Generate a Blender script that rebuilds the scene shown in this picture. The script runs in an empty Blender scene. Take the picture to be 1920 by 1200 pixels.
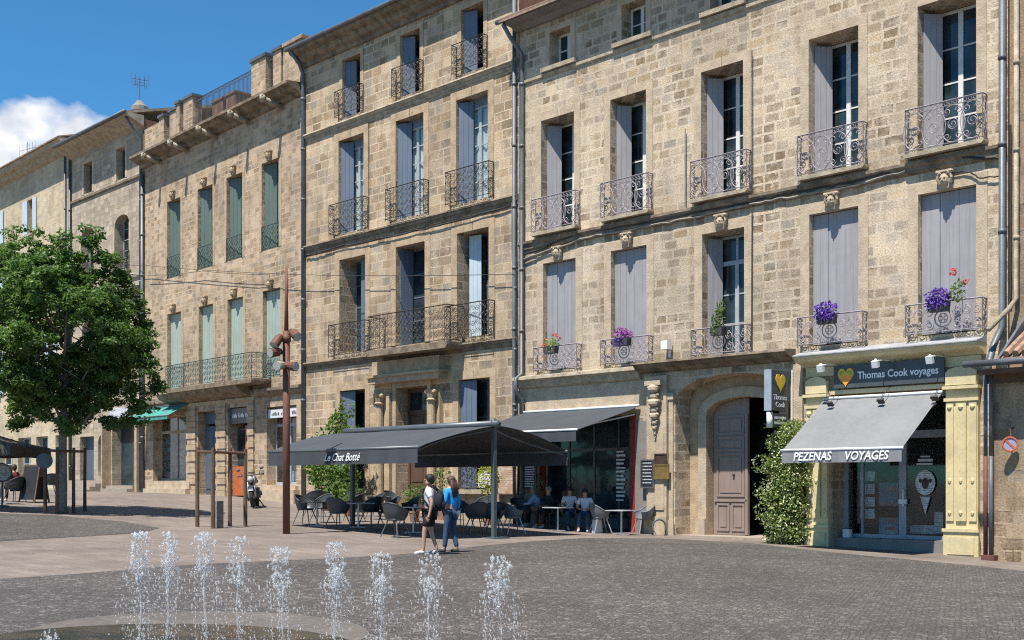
import bpy, bmesh, math, random
from mathutils import Vector, Matrix
rnd = random.Random(7)
sc = bpy.context.scene
# ------------------------------------------------------------------ camera, sky, sun, exposure
F, HZ, CX, EYE = 2200.0, 907.0, 960.0, 1.55
cam = bpy.data.cameras.new('camera'); camo = bpy.data.objects.new('camera', cam)
sc.collection.objects.link(camo)
camo.location = (0, 0, EYE); camo.rotation_euler = (math.radians(90), 0, 0)
cam.sensor_width = 36; cam.lens = F / 1920 * 36; cam.shift_y = (HZ - 600) / 1920
cam.clip_start = .1; cam.clip_end = 3000
sc.camera = camo
SUN_EL, SUN_DIR = 64.0, Vector((-.541, -.841))
az = math.atan2(SUN_DIR.x, SUN_DIR.y)
sl = bpy.data.lights.new('sun', 'SUN'); so = bpy.data.objects.new('sun', sl); sc.collection.objects.link(so)
sl.energy = 5.0; sl.angle = math.radians(.55); sl.color = (1, .95, .86)
sd = Vector((SUN_DIR.x * math.cos(math.radians(SUN_EL)), SUN_DIR.y * math.cos(math.radians(SUN_EL)), math.sin(math.radians(SUN_EL))))
so.rotation_euler = sd.to_track_quat('Z', 'Y').to_euler(); so.location = (-20, -30, 60)
W = bpy.data.worlds.new('World'); sc.world = W; W.use_nodes = True
wn, wl = W.node_tree.nodes, W.node_tree.links
bg = wn['Background']; bg.inputs[1].default_value = .07
sky = wn.new('ShaderNodeTexSky'); sky.sky_type = 'NISHITA'; sky.sun_disc = False
sky.sun_elevation = math.radians(SUN_EL); sky.sun_rotation = az % (2 * math.pi)
sky.air_density = 1.0; sky.dust_density = 0; sky.ozone_density = 3.0
def wmath(op, a, b=None, c=None):
    n = wn.new('ShaderNodeMath'); n.operation = op
    for i, v in enumerate((a, b, c)):
        if v is None: continue
        if isinstance(v, (int, float)): n.inputs[i].default_value = v
        else: wl.new(v, n.inputs[i])
    return n.outputs[0]
tint = wn.new('ShaderNodeMix'); tint.data_type = 'RGBA'; tint.blend_type = 'MULTIPLY'; tint.inputs[0].default_value = 1
wl.new(sky.outputs[0], tint.inputs[6]); tint.inputs[7].default_value = (.44, .99, 1.27, 1)
tc = wn.new('ShaderNodeTexCoord'); sx = wn.new('ShaderNodeSeparateXYZ'); wl.new(tc.outputs['Generated'], sx.inputs[0])
mp = wn.new('ShaderNodeMapping'); mp.inputs['Scale'].default_value = (9, 9, 12); wl.new(tc.outputs['Generated'], mp.inputs[0])
nz = wn.new('ShaderNodeTexNoise'); nz.inputs['Scale'].default_value = 1; nz.inputs['Detail'].default_value = 9; nz.inputs['Roughness'].default_value = .55
wl.new(mp.outputs[0], nz.inputs[0])
# cumulus bank low over the horizon: noise against the height above the horizon
hh = wmath('MULTIPLY_ADD', nz.outputs[0], .2, .178)
dd = wmath('SUBTRACT', hh, sx.outputs[2])
cm = wmath('MULTIPLY', dd, 45); cm = wmath('MINIMUM', wmath('MAXIMUM', cm, 0), 1)
cm = wmath('MULTIPLY', cm, wmath('MINIMUM', wmath('MAXIMUM', wmath('MULTIPLY', sx.outputs[1], 4), 0), 1))   # the bank stands beyond the houses; the sky behind the viewer is clear
nz2 = wn.new('ShaderNodeTexNoise'); nz2.inputs['Scale'].default_value = 3; nz2.inputs['Detail'].default_value = 6; wl.new(mp.outputs[0], nz2.inputs[0])
cr = wn.new('ShaderNodeValToRGB'); wl.new(nz2.outputs[0], cr.inputs[0])
cr.color_ramp.elements[0].position = .3; cr.color_ramp.elements[0].color = (5.2, 5.7, 6.6, 1)
cr.color_ramp.elements[1].position = .62; cr.color_ramp.elements[1].color = (8.6, 8.6, 8.8, 1)
cmix = wn.new('ShaderNodeMix'); cmix.data_type = 'RGBA'
wl.new(cm, cmix.inputs[0]); wl.new(tint.outputs[2], cmix.inputs[6]); wl.new(cr.outputs[0], cmix.inputs[7])
wl.new(cmix.outputs[2], bg.inputs[0])
sc.view_settings.view_transform = 'Standard'; sc.view_settings.look = 'None'; sc.view_settings.gamma = 1
sc.view_settings.exposure = .78
sc.render.engine = 'CYCLES'
sc.cycles.max_bounces = 6; sc.cycles.transparent_max_bounces = 12
sc.cycles.use_denoising = False; sc.cycles.filter_width = 1.15; sc.cycles.sample_clamp_indirect = 6

# ------------------------------------------------------------------ ground shape and pixel -> place helpers
P1 = ((1240 - CX) / 61.3, F / 61.3)
_n = math.hypot(2185, F); RX, RY = 2185 / _n, -F / _n; NX, NY = F / _n, 2185 / _n
def st(X, Y):
    dx, dy = X - P1[0], Y - P1[1]
    return -(dx * RX + dy * RY), -(dx * NX + dy * NY)
def xy(s, t):
    return P1[0] - s * RX - t * NX, P1[1] - s * RY - t * NY
def gz(X, Y):
    s, t = st(X, Y); t = max(-3., min(t, 45.)); s = max(s, -45.)
    if s < 0: a = .025 * s
    elif s < 22: a = .025 * s + .0006 * s * s
    else: a = .84 + .0514 * 6 * (1 - math.exp(-(s - 22) / 6))
    return a + .012 * t
def G(x, y):
    lo, hi, d = 3., 140., (x - CX) / F
    for _ in range(50):
        m = (lo + hi) / 2
        if EYE + (HZ - y) / F * m - gz(d * m, m) > 0: lo = m
        else: hi = m
    return Vector((d * lo, lo, gz(d * lo, lo)))
def PX(x, y, Y):
    return Vector(((x - CX) / F * Y, Y, EYE + (HZ - y) / F * Y))
def ST(s, t, dz=0):
    X, Y = xy(s, t); return Vector((X, Y, gz(X, Y) + dz))

# ------------------------------------------------------------------ materials
def _m(name):
    m = bpy.data.materials.new(name); m.use_nodes = True
    return m, m.node_tree.nodes, m.node_tree.links, m.node_tree.nodes['Principled BSDF']
class NT:
    def __init__(s, nodes, links): s.n, s.l = nodes, links
    def set(s, sock, v):
        if hasattr(v, 'is_linked') or hasattr(v, 'links'): s.l.new(v, sock)
        else: sock.default_value = v
    def math(s, op, *a):
        n = s.n.new('ShaderNodeMath'); n.operation = op
        for i, v in enumerate(a): s.set(n.inputs[i], v)
        return n.outputs[0]
    def mix(s, f, a, b, bt='MIX'):
        n = s.n.new('ShaderNodeMix'); n.data_type = 'RGBA'; n.blend_type = bt
        s.set(n.inputs[0], f); s.set(n.inputs[6], a); s.set(n.inputs[7], b); return n.outputs[2]
    def noise(s, vec, scale, detail=4, rough=.55):
        n = s.n.new('ShaderNodeTexNoise'); s.l.new(vec, n.inputs[0]); n.inputs['Scale'].default_value = scale
        n.inputs['Detail'].default_value = detail; n.inputs['Roughness'].default_value = rough; return n.outputs[0]
    def ramp(s, f, a, b, lo=0., hi=1.):
        n = s.n.new('ShaderNodeMapRange'); s.set(n.inputs[0], f); n.inputs[1].default_value = a; n.inputs[2].default_value = b
        n.inputs[3].default_value = lo; n.inputs[4].default_value = hi; n.interpolation_type = 'SMOOTHSTEP'; return n.outputs[0]
    def bump(s, h, strength, dist, bsdf):
        n = s.n.new('ShaderNodeBump'); n.inputs['Strength'].default_value = strength; n.inputs['Distance'].default_value = dist
        s.l.new(h, n.inputs['Height']); s.l.new(n.outputs[0], bsdf.inputs['Normal'])
def c4(c): return (c[0], c[1], c[2], 1)
def plain(name, col, rough=.6, var=.25, scale=6, metal=0, spec=.4, bump=.15, emit=None):
    m, n, l, b = _m(name); k = NT(n, l)
    t = n.new('ShaderNodeTexCoord').outputs['Object']
    a = k.noise(t, scale, 6); a2 = k.noise(t, scale * 9, 3)
    f = k.math('ADD', k.math('MULTIPLY', a, .65), k.math('MULTIPLY', a2, .35)); f = k.ramp(f, .3, .7)
    lo = tuple(v * (1 - var) for v in col); hi = tuple(min(1, v * (1 + var)) for v in col)
    l.new(k.mix(f, c4(lo), c4(hi)), b.inputs['Base Color'])
    b.inputs['Roughness'].default_value = rough; b.inputs['Metallic'].default_value = metal
    b.inputs['Specular IOR Level'].default_value = spec
    if bump: k.bump(a2, bump, .02, b)
    return m
def stone(name, base, mortar, bw=.62, bh=.31, dark=(.2, .14, .075), darkness=.5, mortar_w=.03, patch=.5, grime=.5, warm=(.5, .33, .16), joint=.5, spread=.14):
    """coursed limestone blocks: a random tone per block, worn joints, eroded dark patches, runs of grime"""
    m, n, l, b = _m(name); k = NT(n, l)
    tco = n.new('ShaderNodeTexCoord').outputs['Object']
    sp = n.new('ShaderNodeSeparateXYZ'); l.new(tco, sp.inputs[0])
    wob = k.noise(tco, 1.3, 3)
    x = k.math('ADD', sp.outputs[0], sp.outputs[1]); z = sp.outputs[2]
    z = k.math('ADD', z, k.math('MULTIPLY', wob, .05))
    zr = k.math('DIVIDE', z, bh); row = k.math('FLOOR', zr)
    wrow = n.new('ShaderNodeTexWhiteNoise'); wrow.noise_dimensions = '1D'; l.new(row, wrow.inputs['W'])
    wv = k.math('MULTIPLY_ADD', wrow.outputs[0], bw * .55, bw * .72)
    xr = k.math('DIVIDE', k.math('ADD', x, k.math('MULTIPLY', wrow.outputs[0], 7.3)), wv); col = k.math('FLOOR', xr)
    cv = n.new('ShaderNodeCombineXYZ'); l.new(row, cv.inputs[0]); l.new(col, cv.inputs[1])
    wn_ = n.new('ShaderNodeTexWhiteNoise'); wn_.noise_dimensions = '2D'; l.new(cv.outputs[0], wn_.inputs['Vector'])
    r1 = wn_.outputs[0]; sc_ = n.new('ShaderNodeSeparateColor'); l.new(wn_.outputs[1], sc_.inputs[0]); r2 = sc_.outputs[1]; r3 = sc_.outputs[2]
    fx = k.math('MULTIPLY', k.math('PINGPONG', xr, .5), wv); fz = k.math('MULTIPLY', k.math('PINGPONG', zr, .5), bh)
    # PINGPONG with scale .5 gives distance to the nearest joint
    e = k.math('MINIMUM', fx, fz)
    fine = k.noise(tco, 22, 5, .65); mid = k.noise(tco, 5, 5, .6); big = k.noise(tco, .55, 5, .6)
    e = k.math('SUBTRACT', e, k.math('MULTIPLY', k.math('SUBTRACT', fine, .35), .045))
    e = k.math('ADD', e, k.math('MULTIPLY', k.math('SUBTRACT', mid, .5), .03))
    inside = k.ramp(e, mortar_w * .3, mortar_w)
    tone = k.ramp(r1, 0., 1.)
    lo = tuple(v * (1 - spread * 1.3) for v in base); hi = tuple(min(.9, v * (1 + spread)) for v in base)
    c = k.mix(tone, c4(lo), c4(hi))
    c = k.mix(k.math('MULTIPLY', k.ramp(r3, .55, 1.), .35), c, c4(warm))
    c = k.mix(k.math('MULTIPLY', k.ramp(k.math('FRACT', k.math('MULTIPLY', r1, 7.3)), .5, .9), .4), c, c4((base[0] * .72, base[0] * .68, base[0] * .6)))
    # eroded brown blocks where the big noise lets them
    er = k.math('MULTIPLY', k.ramp(r2, .35, .75), k.ramp(big, .42, .6))
    er = k.math('MULTIPLY', er, k.ramp(mid, .25, .6))
    c = k.mix(k.math('MULTIPLY', er, darkness), c, c4(dark))
    jf = k.math('MINIMUM', 1., k.math('ADD', joint, er)); c = k.mix(k.math('MULTIPLY', k.math('SUBTRACT', 1., inside), jf), c, c4(mortar))
    # repointed patches where the joints vanish
    pt = k.math('MULTIPLY', k.ramp(k.noise(tco, .8, 6, .7), .48, .58), patch)
    c = k.mix(pt, c, c4(tuple(v * 1.02 for v in mortar)))
    pit = k.ramp(fine, .32, .62, .68, 1.12)
    c = k.mix(1., c, pit, 'MULTIPLY')
    c = k.mix(1., c, k.ramp(k.noise(tco, .22, 6, .65), .32, .68, .8, 1.17), 'MULTIPLY')
    # vertical grime runs
    mpn = n.new('ShaderNodeMapping'); mpn.inputs['Scale'].default_value = (1.6, 1.6, .16); l.new(tco, mpn.inputs[0])
    gr = k.ramp(k.noise(mpn.outputs[0], 1.4, 7, .65), .46, .68)
    c = k.mix(k.math('MULTIPLY', gr, grime), c, k.mix(1., c, (.56, .5, .45, 1), 'MULTIPLY'))
    l.new(c, b.inputs['Base Color']); b.inputs['Roughness'].default_value = .92; b.inputs['Specular IOR Level'].default_value = .2
    h = k.math('SUBTRACT', k.math('ADD', k.math('MULTIPLY', fine, .6), k.math('MULTIPLY', mid, .4)), k.math('MULTIPLY', k.math('MULTIPLY', er, inside), .6))
    k.bump(h, .6, .03, b)
    return m
def planks(name, col, pitch=.14, rough=.6):
    m, n, l, b = _m(name); k = NT(n, l)
    tco = n.new('ShaderNodeTexCoord').outputs['Object']
    mpn = n.new('ShaderNodeMapping'); mpn.inputs['Scale'].default_value = (9, 9, .5); l.new(tco, mpn.inputs[0])
    g = k.noise(mpn.outputs[0], 1.5, 6); w = k.noise(tco, 2.2, 5)
    f = k.ramp(k.math('ADD', k.math('MULTIPLY', g, .6), k.math('MULTIPLY', w, .4)), .35, .65)
    c = k.mix(f, c4(tuple(v * .89 for v in col)), c4(tuple(v * 1.08 for v in col)))
    l.new(c, b.inputs['Base Color']); b.inputs['Roughness'].default_value = rough; k.bump(g, .2, .01, b)
    return m
def leafmat(name, a, bcol, trans=.35):
    m, n, l, b = _m(name); k = NT(n, l)
    ge = n.new('ShaderNodeNewGeometry'); r = ge.outputs['Random Per Island']
    t = n.new('ShaderNodeTexCoord').outputs['Object']
    f = k.math('ADD', k.math('MULTIPLY', r, .6), k.math('MULTIPLY', k.ramp(k.noise(t, 1.2, 2), .35, .65), .4))
    c = k.mix(f, c4(a), c4(bcol)); l.new(c, b.inputs['Base Color']); b.inputs['Roughness'].default_value = .45
    b.inputs['Specular IOR Level'].default_value = .35
    tr = n.new('ShaderNodeBsdfTranslucent'); l.new(k.mix(1., c, (1.5, 1.7, .6, 1), 'MULTIPLY'), tr.inputs[0])
    mx = n.new('ShaderNodeMixShader'); mx.inputs[0].default_value = trans
    l.new(b.outputs[0], mx.inputs[1]); l.new(tr.outputs[0], mx.inputs[2]); l.new(mx.outputs[0], n['Material Output'].inputs[0])
    return m
def setts(name, cols, scale, joint, bumpd=.03, rand=.75):
    m, n, l, b = _m(name); k = NT(n, l)
    tco = n.new('ShaderNodeTexCoord').outputs['Object']
    mpn = n.new('ShaderNodeMapping'); mpn.inputs['Rotation'].default_value = (0, 0, math.radians(28)); mpn.inputs['Scale'].default_value = (1, .72, 1); l.new(tco, mpn.inputs[0])
    v = n.new('ShaderNodeTexVoronoi'); v.voronoi_dimensions = '2D'; v.feature = 'F1'; v.inputs['Scale'].default_value = scale; v.inputs['Randomness'].default_value = rand; l.new(mpn.outputs[0], v.inputs['Vector'])
    ve = n.new('ShaderNodeTexVoronoi'); ve.voronoi_dimensions = '2D'; ve.feature = 'DISTANCE_TO_EDGE'; ve.inputs['Scale'].default_value = scale; ve.inputs['Randomness'].default_value = rand; l.new(mpn.outputs[0], ve.inputs['Vector'])
    s_ = n.new('ShaderNodeSeparateColor'); l.new(v.outputs['Color'], s_.inputs[0])
    big = k.noise(tco, .35, 5, .6); fine = k.noise(tco, 30, 3)
    c = k.mix(s_.outputs[0], c4(cols[0]), c4(cols[1]))
    c = k.mix(k.ramp(s_.outputs[1], .7, 1., 0, .9), c, c4(cols[2]))
    c = k.mix(1., c, k.ramp(big, .3, .7, .84, 1.2), 'MULTIPLY')
    edge = k.ramp(ve.outputs['Distance'], .02, joint)
    c = k.mix(edge, c4(tuple(x * .5 for x in cols[0])), c)
    l.new(c, b.inputs['Base Color']); b.inputs['Roughness'].default_value = .62; b.inputs['Specular IOR Level'].default_value = .35
    k.bump(k.math('ADD', edge, k.math('MULTIPLY', fine, .4)), .8, bumpd, b)
    return m
def slabs(name, col, w=.9, h=.45):
    m, n, l, b = _m(name); k = NT(n, l)
    tco = n.new('ShaderNodeTexCoord').outputs['Object']
    mpn = n.new('ShaderNodeMapping'); mpn.inputs['Rotation'].default_value = (0, 0, math.radians(45)); l.new(tco, mpn.inputs[0])
    br = n.new('ShaderNodeTexBrick'); br.inputs['Scale'].default_value = 1; br.inputs['Brick Width'].default_value = w; br.inputs['Row Height'].default_value = h
    br.inputs['Mortar Size'].default_value = .012; l.new(mpn.outputs[0], br.inputs[0])
    br.inputs['Color1'].default_value = c4(tuple(v * .86 for v in col)); br.inputs['Color2'].default_value = c4(tuple(v * 1.1 for v in col)); br.inputs['Mortar'].default_value = c4(tuple(v * .8 for v in col))
    big = k.noise(tco, .4, 6, .65); fine = k.noise(tco, 14, 5, .7)
    c = k.mix(1., br.outputs[0], k.ramp(big, .3, .72, .78, 1.12), 'MULTIPLY')
    c = k.mix(1., c, k.ramp(fine, .3, .7, .82, 1.1), 'MULTIPLY')
    l.new(c, b.inputs['Base Color']); b.inputs['Roughness'].default_value = .8; b.inputs['Specular IOR Level'].default_value = .3
    k.bump(fine, .35, .015, b)
    return m
def glass(name, tintc, clear=.0, rough=.06):
    m, n, l, b = _m(name); k = NT(n, l)
    t = n.new('ShaderNodeTexCoord').outputs['Object']
    c = k.mix(k.ramp(k.noise(t, 1.1, 3), .35, .65), c4(tuple(v * .5 for v in tintc)), c4(tuple(v * 1.6 for v in tintc)))
    l.new(c, b.inputs['Base Color']); b.inputs['Roughness'].default_value = rough; b.inputs['Specular IOR Level'].default_value = .5
    k.bump(k.noise(t, 1.7, 2), .06, .05, b)
    if clear:
        tr = n.new('ShaderNodeBsdfTransparent'); tr.inputs[0].default_value = (.86, .9, .9, 1); gl = n.new('ShaderNodeBsdfGlossy'); gl.inputs[1].default_value = rough
        fr = n.new('ShaderNodeFresnel'); l.new(k.math('ADD', 1.45, k.math('MULTIPLY', n.new('ShaderNodeNewGeometry').outputs['Backfacing'], 1 / 1.45 - 1.45)), fr.inputs[0])
        mx = n.new('ShaderNodeMixShader'); l.new(fr.outputs[0], mx.inputs[0]); l.new(tr.outputs[0], mx.inputs[1]); l.new(gl.outputs[0], mx.inputs[2])
        l.new(mx.outputs[0], n['Material Output'].inputs[0])
    return m
def sheet_mat(name, cols, scale):
    """printed paper or board: ragged lines of print and a few picture blocks on a ground colour"""
    m, n, l, b = _m(name); k = NT(n, l)
    t = n.new('ShaderNodeTexCoord').outputs['Object']; sp = n.new('ShaderNodeSeparateXYZ'); l.new(t, sp.inputs[0])
    row = k.math('FLOOR', k.math('MULTIPLY', sp.outputs[2], scale * 3)); fr = k.math('FRACT', k.math('MULTIPLY', sp.outputs[2], scale * 3))
    cv = n.new('ShaderNodeCombineXYZ'); l.new(k.math('FLOOR', k.math('MULTIPLY', sp.outputs[0], scale * 2.2)), cv.inputs[0]); l.new(row, cv.inputs[1])
    w = n.new('ShaderNodeTexWhiteNoise'); w.noise_dimensions = '2D'; l.new(cv.outputs[0], w.inputs['Vector'])
    ink = k.math('MULTIPLY', k.math('GREATER_THAN', w.outputs[0], .4), k.math('GREATER_THAN', fr, .45))
    big = k.noise(t, scale * .35, 2)
    c = k.mix(k.ramp(big, .45, .6), c4(cols[0]), c4(cols[1])); c = k.mix(k.math('MULTIPLY', ink, .75), c, c4(cols[2]))
    l.new(c, b.inputs['Base Color']); b.inputs['Roughness'].default_value = .5
    return m
def water_mat(name):
    m, n, l, b = _m(name)
    b.inputs['Base Color'].default_value = (.86, .87, .88, 1); b.inputs['Roughness'].default_value = .1; b.inputs['IOR'].default_value = 1.33
    b.inputs['Transmission Weight'].default_value = .6; b.inputs['Specular IOR Level'].default_value = .35
    tr = n.new('ShaderNodeBsdfTransparent'); mx = n.new('ShaderNodeMixShader'); mx.inputs[0].default_value = .52
    l.new(b.outputs[0], mx.inputs[1]); l.new(tr.outputs[0], mx.inputs[2]); l.new(mx.outputs[0], n['Material Output'].inputs[0])
    return m
def pool_mat(name):
    m, n, l, b = _m(name); k = NT(n, l)
    t = n.new('ShaderNodeTexCoord').outputs['Object']
    c = k.mix(k.ramp(k.noise(t, 1.6, 5), .35, .65), (.016, .02, .02, 1), (.06, .048, .034, 1))
    l.new(c, b.inputs['Base Color']); b.inputs['Roughness'].default_value = .12
    k.bump(k.noise(t, 9, 4), .5, .04, b)
    return m
M = dict(
    stone_d=stone('limestone_pale', (.435, .345, .245), (.515, .425, .315), .5, .28, (.19, .135, .08), .92, .045, .62, .4, (.46, .31, .15), .8, .24),
    stone_c=stone('limestone_brown', (.4, .3, .205), (.54, .435, .305), .62, .33, (.17, .12, .075), .75, .026, .45, .45, (.4, .26, .13), .55, .22),
    stone_g=stone('limestone_ochre', (.405, .3, .208), (.48, .375, .26), .4, .22, (.17, .115, .07), .7, .024, .5, .4, (.42, .26, .13), .42, .24),
    stone_b=stone('limestone_grey', (.45, .375, .285), (.3, .25, .19), .5, .26, (.2, .165, .12), .5, .018, .3, .5, (.36, .28, .17), .6, .13),
    stone_a=stone('limestone_cream', (.51, .42, .29), (.5, .415, .295), .4, .22, (.22, .18, .12), .3, .014, .6, .35, (.4, .3, .16), .3, .1),
    stone_e=stone('limestone_umber', (.34, .25, .165), (.34, .255, .175), .55, .32, (.13, .09, .055), .75, .03, .5, .5, (.34, .22, .11), .4, .15),
    dress=plain('dressed_stone', (.43, .342, .245), .9, .22, 3, spec=.2, bump=.6),
    dress_dark=plain('weathered_dressed_stone', (.385, .29, .19), .9, .25, 3, spec=.2, bump=.6),
    ledge=plain('ledge_stone', (.34, .285, .21), .9, .35, 4, spec=.2, bump=.6),
    ledge_dirty=plain('lichened_ledge_stone', (.19, .15, .108), .95, .5, 3, spec=.15, bump=.8),
    plaster=plain('red_brown_plaster', (.2, .105, .07), .9, .3, 2),
    tile=plain('clay_roof_tile', (.27, .17, .12), .85, .4, 5, bump=.5),
    zinc=plain('zinc_pipe', (.105, .12, .135), .45, .25, 2, spec=.5),
    zinc_dark=plain('dark_zinc', (.085, .09, .1), .5, .3, 3, spec=.5),
    castiron=plain('red_oxide_pipe', (.12, .05, .036), .7, .3, 4),
    iron=plain('wrought_iron', (.045, .037, .032), .55, .4, 8),
    iron_lilac=plain('lilac_painted_iron', (.3, .26, .27), .6, .35, 8),
    iron_green=plain('verdigris_iron', (.05, .085, .08), .6, .4, 8),
    lilac=planks('lilac_grey_shutter_paint', (.285, .272, .285)),
    blue_sh=planks('blue_grey_shutter_paint', (.105, .135, .185)),
    green_sh=planks('pale_green_shutter_paint', (.30, .36, .31)),
    green_shaded=planks('shaded_green_shutter_paint', (.09, .13, .115)),  # shade put into the colour of the pale green upper shutters
    sky_sh=planks('pale_blue_shutter_paint', (.42, .5, .56)),
    mauve=planks('mauve_brown_door_paint', (.25, .19, .16)),
    brown=planks('dark_brown_door_wood', (.095, .055, .035)),
    grey_door=planks('grey_blue_door_paint', (.08, .1, .125)),
    white=plain('white_window_paint', (.62, .61, .58), .5, .12, 5),
    greyframe=plain('grey_window_paint', (.34, .36, .37), .5, .15, 5),
    blueframe=plain('grey_blue_window_paint', (.13, .16, .2), .5, .2, 5),
    pane=glass('dark_window_glass', (.022, .036, .042)),
    pane_shop=glass('shop_window_glass', (.03, .04, .045), 1),
    pane_clear=glass('clear_window_glass', (.03, .03, .03), 1),
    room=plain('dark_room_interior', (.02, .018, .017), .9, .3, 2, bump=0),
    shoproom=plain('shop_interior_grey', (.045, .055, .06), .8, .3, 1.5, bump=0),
    curtain=planks('white_net_curtain', (.75, .77, .8)),
    yellow=plain('yellow_shopfront_paint', (.57, .48, .28), .6, .17, 1.6, bump=.1),
    lead=plain('lead_grey_flashing', (.3, .3, .31), .6, .2, 3),
    slate_sign=plain('slate_blue_sign_panel', (.06, .068, .075), .4, .15, 3, bump=0),
    white_letter=plain('white_lettering', (.82, .82, .82), .5, .04, 3, bump=0),
    grey_letter=plain('pale_grey_lettering', (.55, .56, .58), .5, .04, 3, bump=0),
    heart_y=plain('yellow_green_heart', (.66, .44, .04), .4, .15, 2, bump=0),
    heart_o=plain('orange_heart', (.8, .3, .03), .4, .15, 2, bump=0),
    heart_g=plain('olive_heart', (.3, .36, .05), .4, .15, 2, bump=0),
    metal=plain('grey_sign_metal', (.28, .31, .35), .4, .15, 4, spec=.6),
    lampwhite=plain('white_lamp_housing', (.7, .7, .7), .4, .08, 4),
    awn_grey=plain('light_grey_awning_canvas', (.178, .178, .182), .85, .12, .9, bump=.1),
    awn_val=plain('grey_awning_valance', (.2, .2, .21), .85, .08, 1.5),
    awn_dark=plain('charcoal_awning_canvas', (.048, .053, .063), .85, .12, 1.2, bump=.1),
    awn_brown=plain('dark_brown_parasol_canvas', (.07, .058, .045), .85, .2, 1.5),
    awn_green=plain('green_awning_canvas', (.05, .22, .19), .8, .15, 1.5),
    alu=plain('dark_aluminium', (.07, .085, .095), .4, .15, 3, spec=.6),
    steel=plain('pale_steel', (.5, .5, .5), .35, .12, 5, metal=.6),
    red_frame=plain('red_door_frame_paint', (.3, .03, .025), .5, .15, 3),
    grey_render=plain('grey_cement_render', (.2, .185, .172), .9, .15, 2),
    rust=plain('rust_brown_lamp_steel', (.13, .05, .032), .65, .25, 4),
    wood=plain('brown_stained_timber', (.115, .065, .042), .8, .35, 5, bump=.4),
    bark=plain('grey_tree_bark', (.2, .175, .15), .9, .4, 9, bump=.8),
    stem=plain('green_plant_stem', (.09, .12, .05), .8, .3, 9),
    leaf=leafmat('tree_leaf', (.032, .076, .017), (.135, .215, .06), .36),
    leaf2=leafmat('shrub_leaf', (.05, .1, .02), (.16, .23, .06)),
    leaf3=leafmat('jasmine_leaf', (.075, .12, .03), (.27, .32, .11)),
    petal_w=leafmat('white_jasmine_petal', (.62, .58, .36), (.78, .74, .55), .2),
    petal_p=leafmat('violet_petunia_petal', (.09, .03, .3), (.17, .07, .45), .2),
    petal_m=leafmat('purple_petunia_petal', (.2, .03, .25), (.4, .06, .42), .2),
    petal_r=leafmat('red_geranium_petal', (.5, .03, .03), (.65, .1, .08), .2),
    petal_yg=leafmat('yellow_green_leaf', (.2, .24, .03), (.42, .42, .06), .3),
    pot=plain('terracotta_pot', (.3, .14, .08), .85, .2, 5),
    pot_dark=plain('dark_planter', (.05, .05, .055), .6, .2, 5),
    cobble=setts('grey_brown_setts', ((.068, .06, .055), (.105, .092, .083), (.165, .147, .132)), 15, .08, .012, .8),
    paving=slabs('pink_beige_paving', (.2, .163, .139), .6, .3),
    rimstone=slabs('pale_rim_paving', (.135, .118, .105), 1.2, .5),
    kerbstone=plain('pale_kerb_stone', (.3, .25, .2), .85, .2, 4, bump=.3),
    water=water_mat('splashing_water'), film=glass('clear_water_film', (.5, .5, .5), 1, .03), pool=pool_mat('shallow_dark_water'),
    plastic=plain('anthracite_plastic', (.04, .044, .05), .45, .2, 5, spec=.5),
    plastic_g=plain('grey_plastic', (.13, .145, .155), .45, .2, 5, spec=.5),
    tabletop=plain('pale_grey_table_top', (.42, .44, .47), .35, .1, 4, spec=.5),
    tabledark=plain('dark_table_top', (.1, .1, .11), .35, .2, 4, spec=.5),
    shopwall=plain('pale_shop_backdrop', (.3, .33, .3), .8, .35, 1.2, bump=0),
    chalk=plain('blackboard', (.018, .02, .024), .6, .3, 4, bump=0), chalkmark=plain('chalk_marks', (.5, .55, .6), .8, .2, 9, bump=0),
    parchment=sheet_mat('parchment_menu_print', ((.5, .4, .3), (.38, .26, .18), (.3, .16, .1)), 5),
    brass=plain('brass_plaque', (.27, .19, .07), .4, .25, 3, metal=.5), bronze=plain('dark_bronze_plaque', (.06, .035, .025), .5, .3, 6),
    poster_b=sheet_mat('blue_travel_poster', ((.05, .16, .24), (.25, .36, .42), (.35, .1, .08)), 1.6),
    poster_w=sheet_mat('printed_white_sheet', ((.6, .62, .64), (.5, .52, .55), (.2, .22, .26)), 6),
    skin=plain('skin_tone', (.42, .24, .165), .55, .06, 4, bump=0), hair=plain('dark_brown_hair', (.018, .012, .009), .6, .4, 20),  # one skin colour shared by all figures
    hair_l=plain('brown_hair', (.06, .03, .018), .6, .4, 20), hair_grey=plain('grey_hair', (.2, .18, .17), .6, .3, 20),
    sh_white=plain('white_cotton', (.62, .6, .64), .85, .08, 6), sh_blue=plain('bright_blue_cloth', (.015, .25, .56), .8, .15, 4),
    sh_paleblue=plain('pale_blue_shirt_cloth', (.18, .28, .55), .85, .12, 6), sh_black=plain('black_cloth', (.014, .014, .018), .85, .3, 6),
    denim=plain('blue_denim', (.035, .07, .13), .9, .25, 8), shoe=plain('pale_trainers', (.4, .4, .42), .7, .2, 9), shoe_d=plain('dark_shoes', (.05, .05, .05), .7, .2, 9),
    sh_red=plain('dark_red_cloth', (.16, .03, .03), .85, .2, 6),
    rubber=plain('black_rubber', (.02, .02, .02), .8, .2, 9), moto=plain('blue_black_motorcycle_paint', (.025, .035, .055), .3, .2, 4, spec=.6),
    eye=plain('dark_eye', (.01, .008, .006), .2, 0, 1, bump=0), lens=plain('lamp_glass', (.35, .36, .33), .15, .1, 5, spec=.6),
    orange=plain('orange_door_paint', (.4, .11, .035), .6, .2, 4), roadred=plain('road_sign_red', (.5, .1, .04), .5, .1, 4), roadblue=plain('road_sign_blue', (.25, .3, .42), .5, .1, 4),
    cable=plain('black_cable_sheath', (.035, .033, .032), .7, .2, 4), cable_g=plain('grey_cable_conduit', (.25, .22, .18), .7, .3, 4),
)

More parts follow.
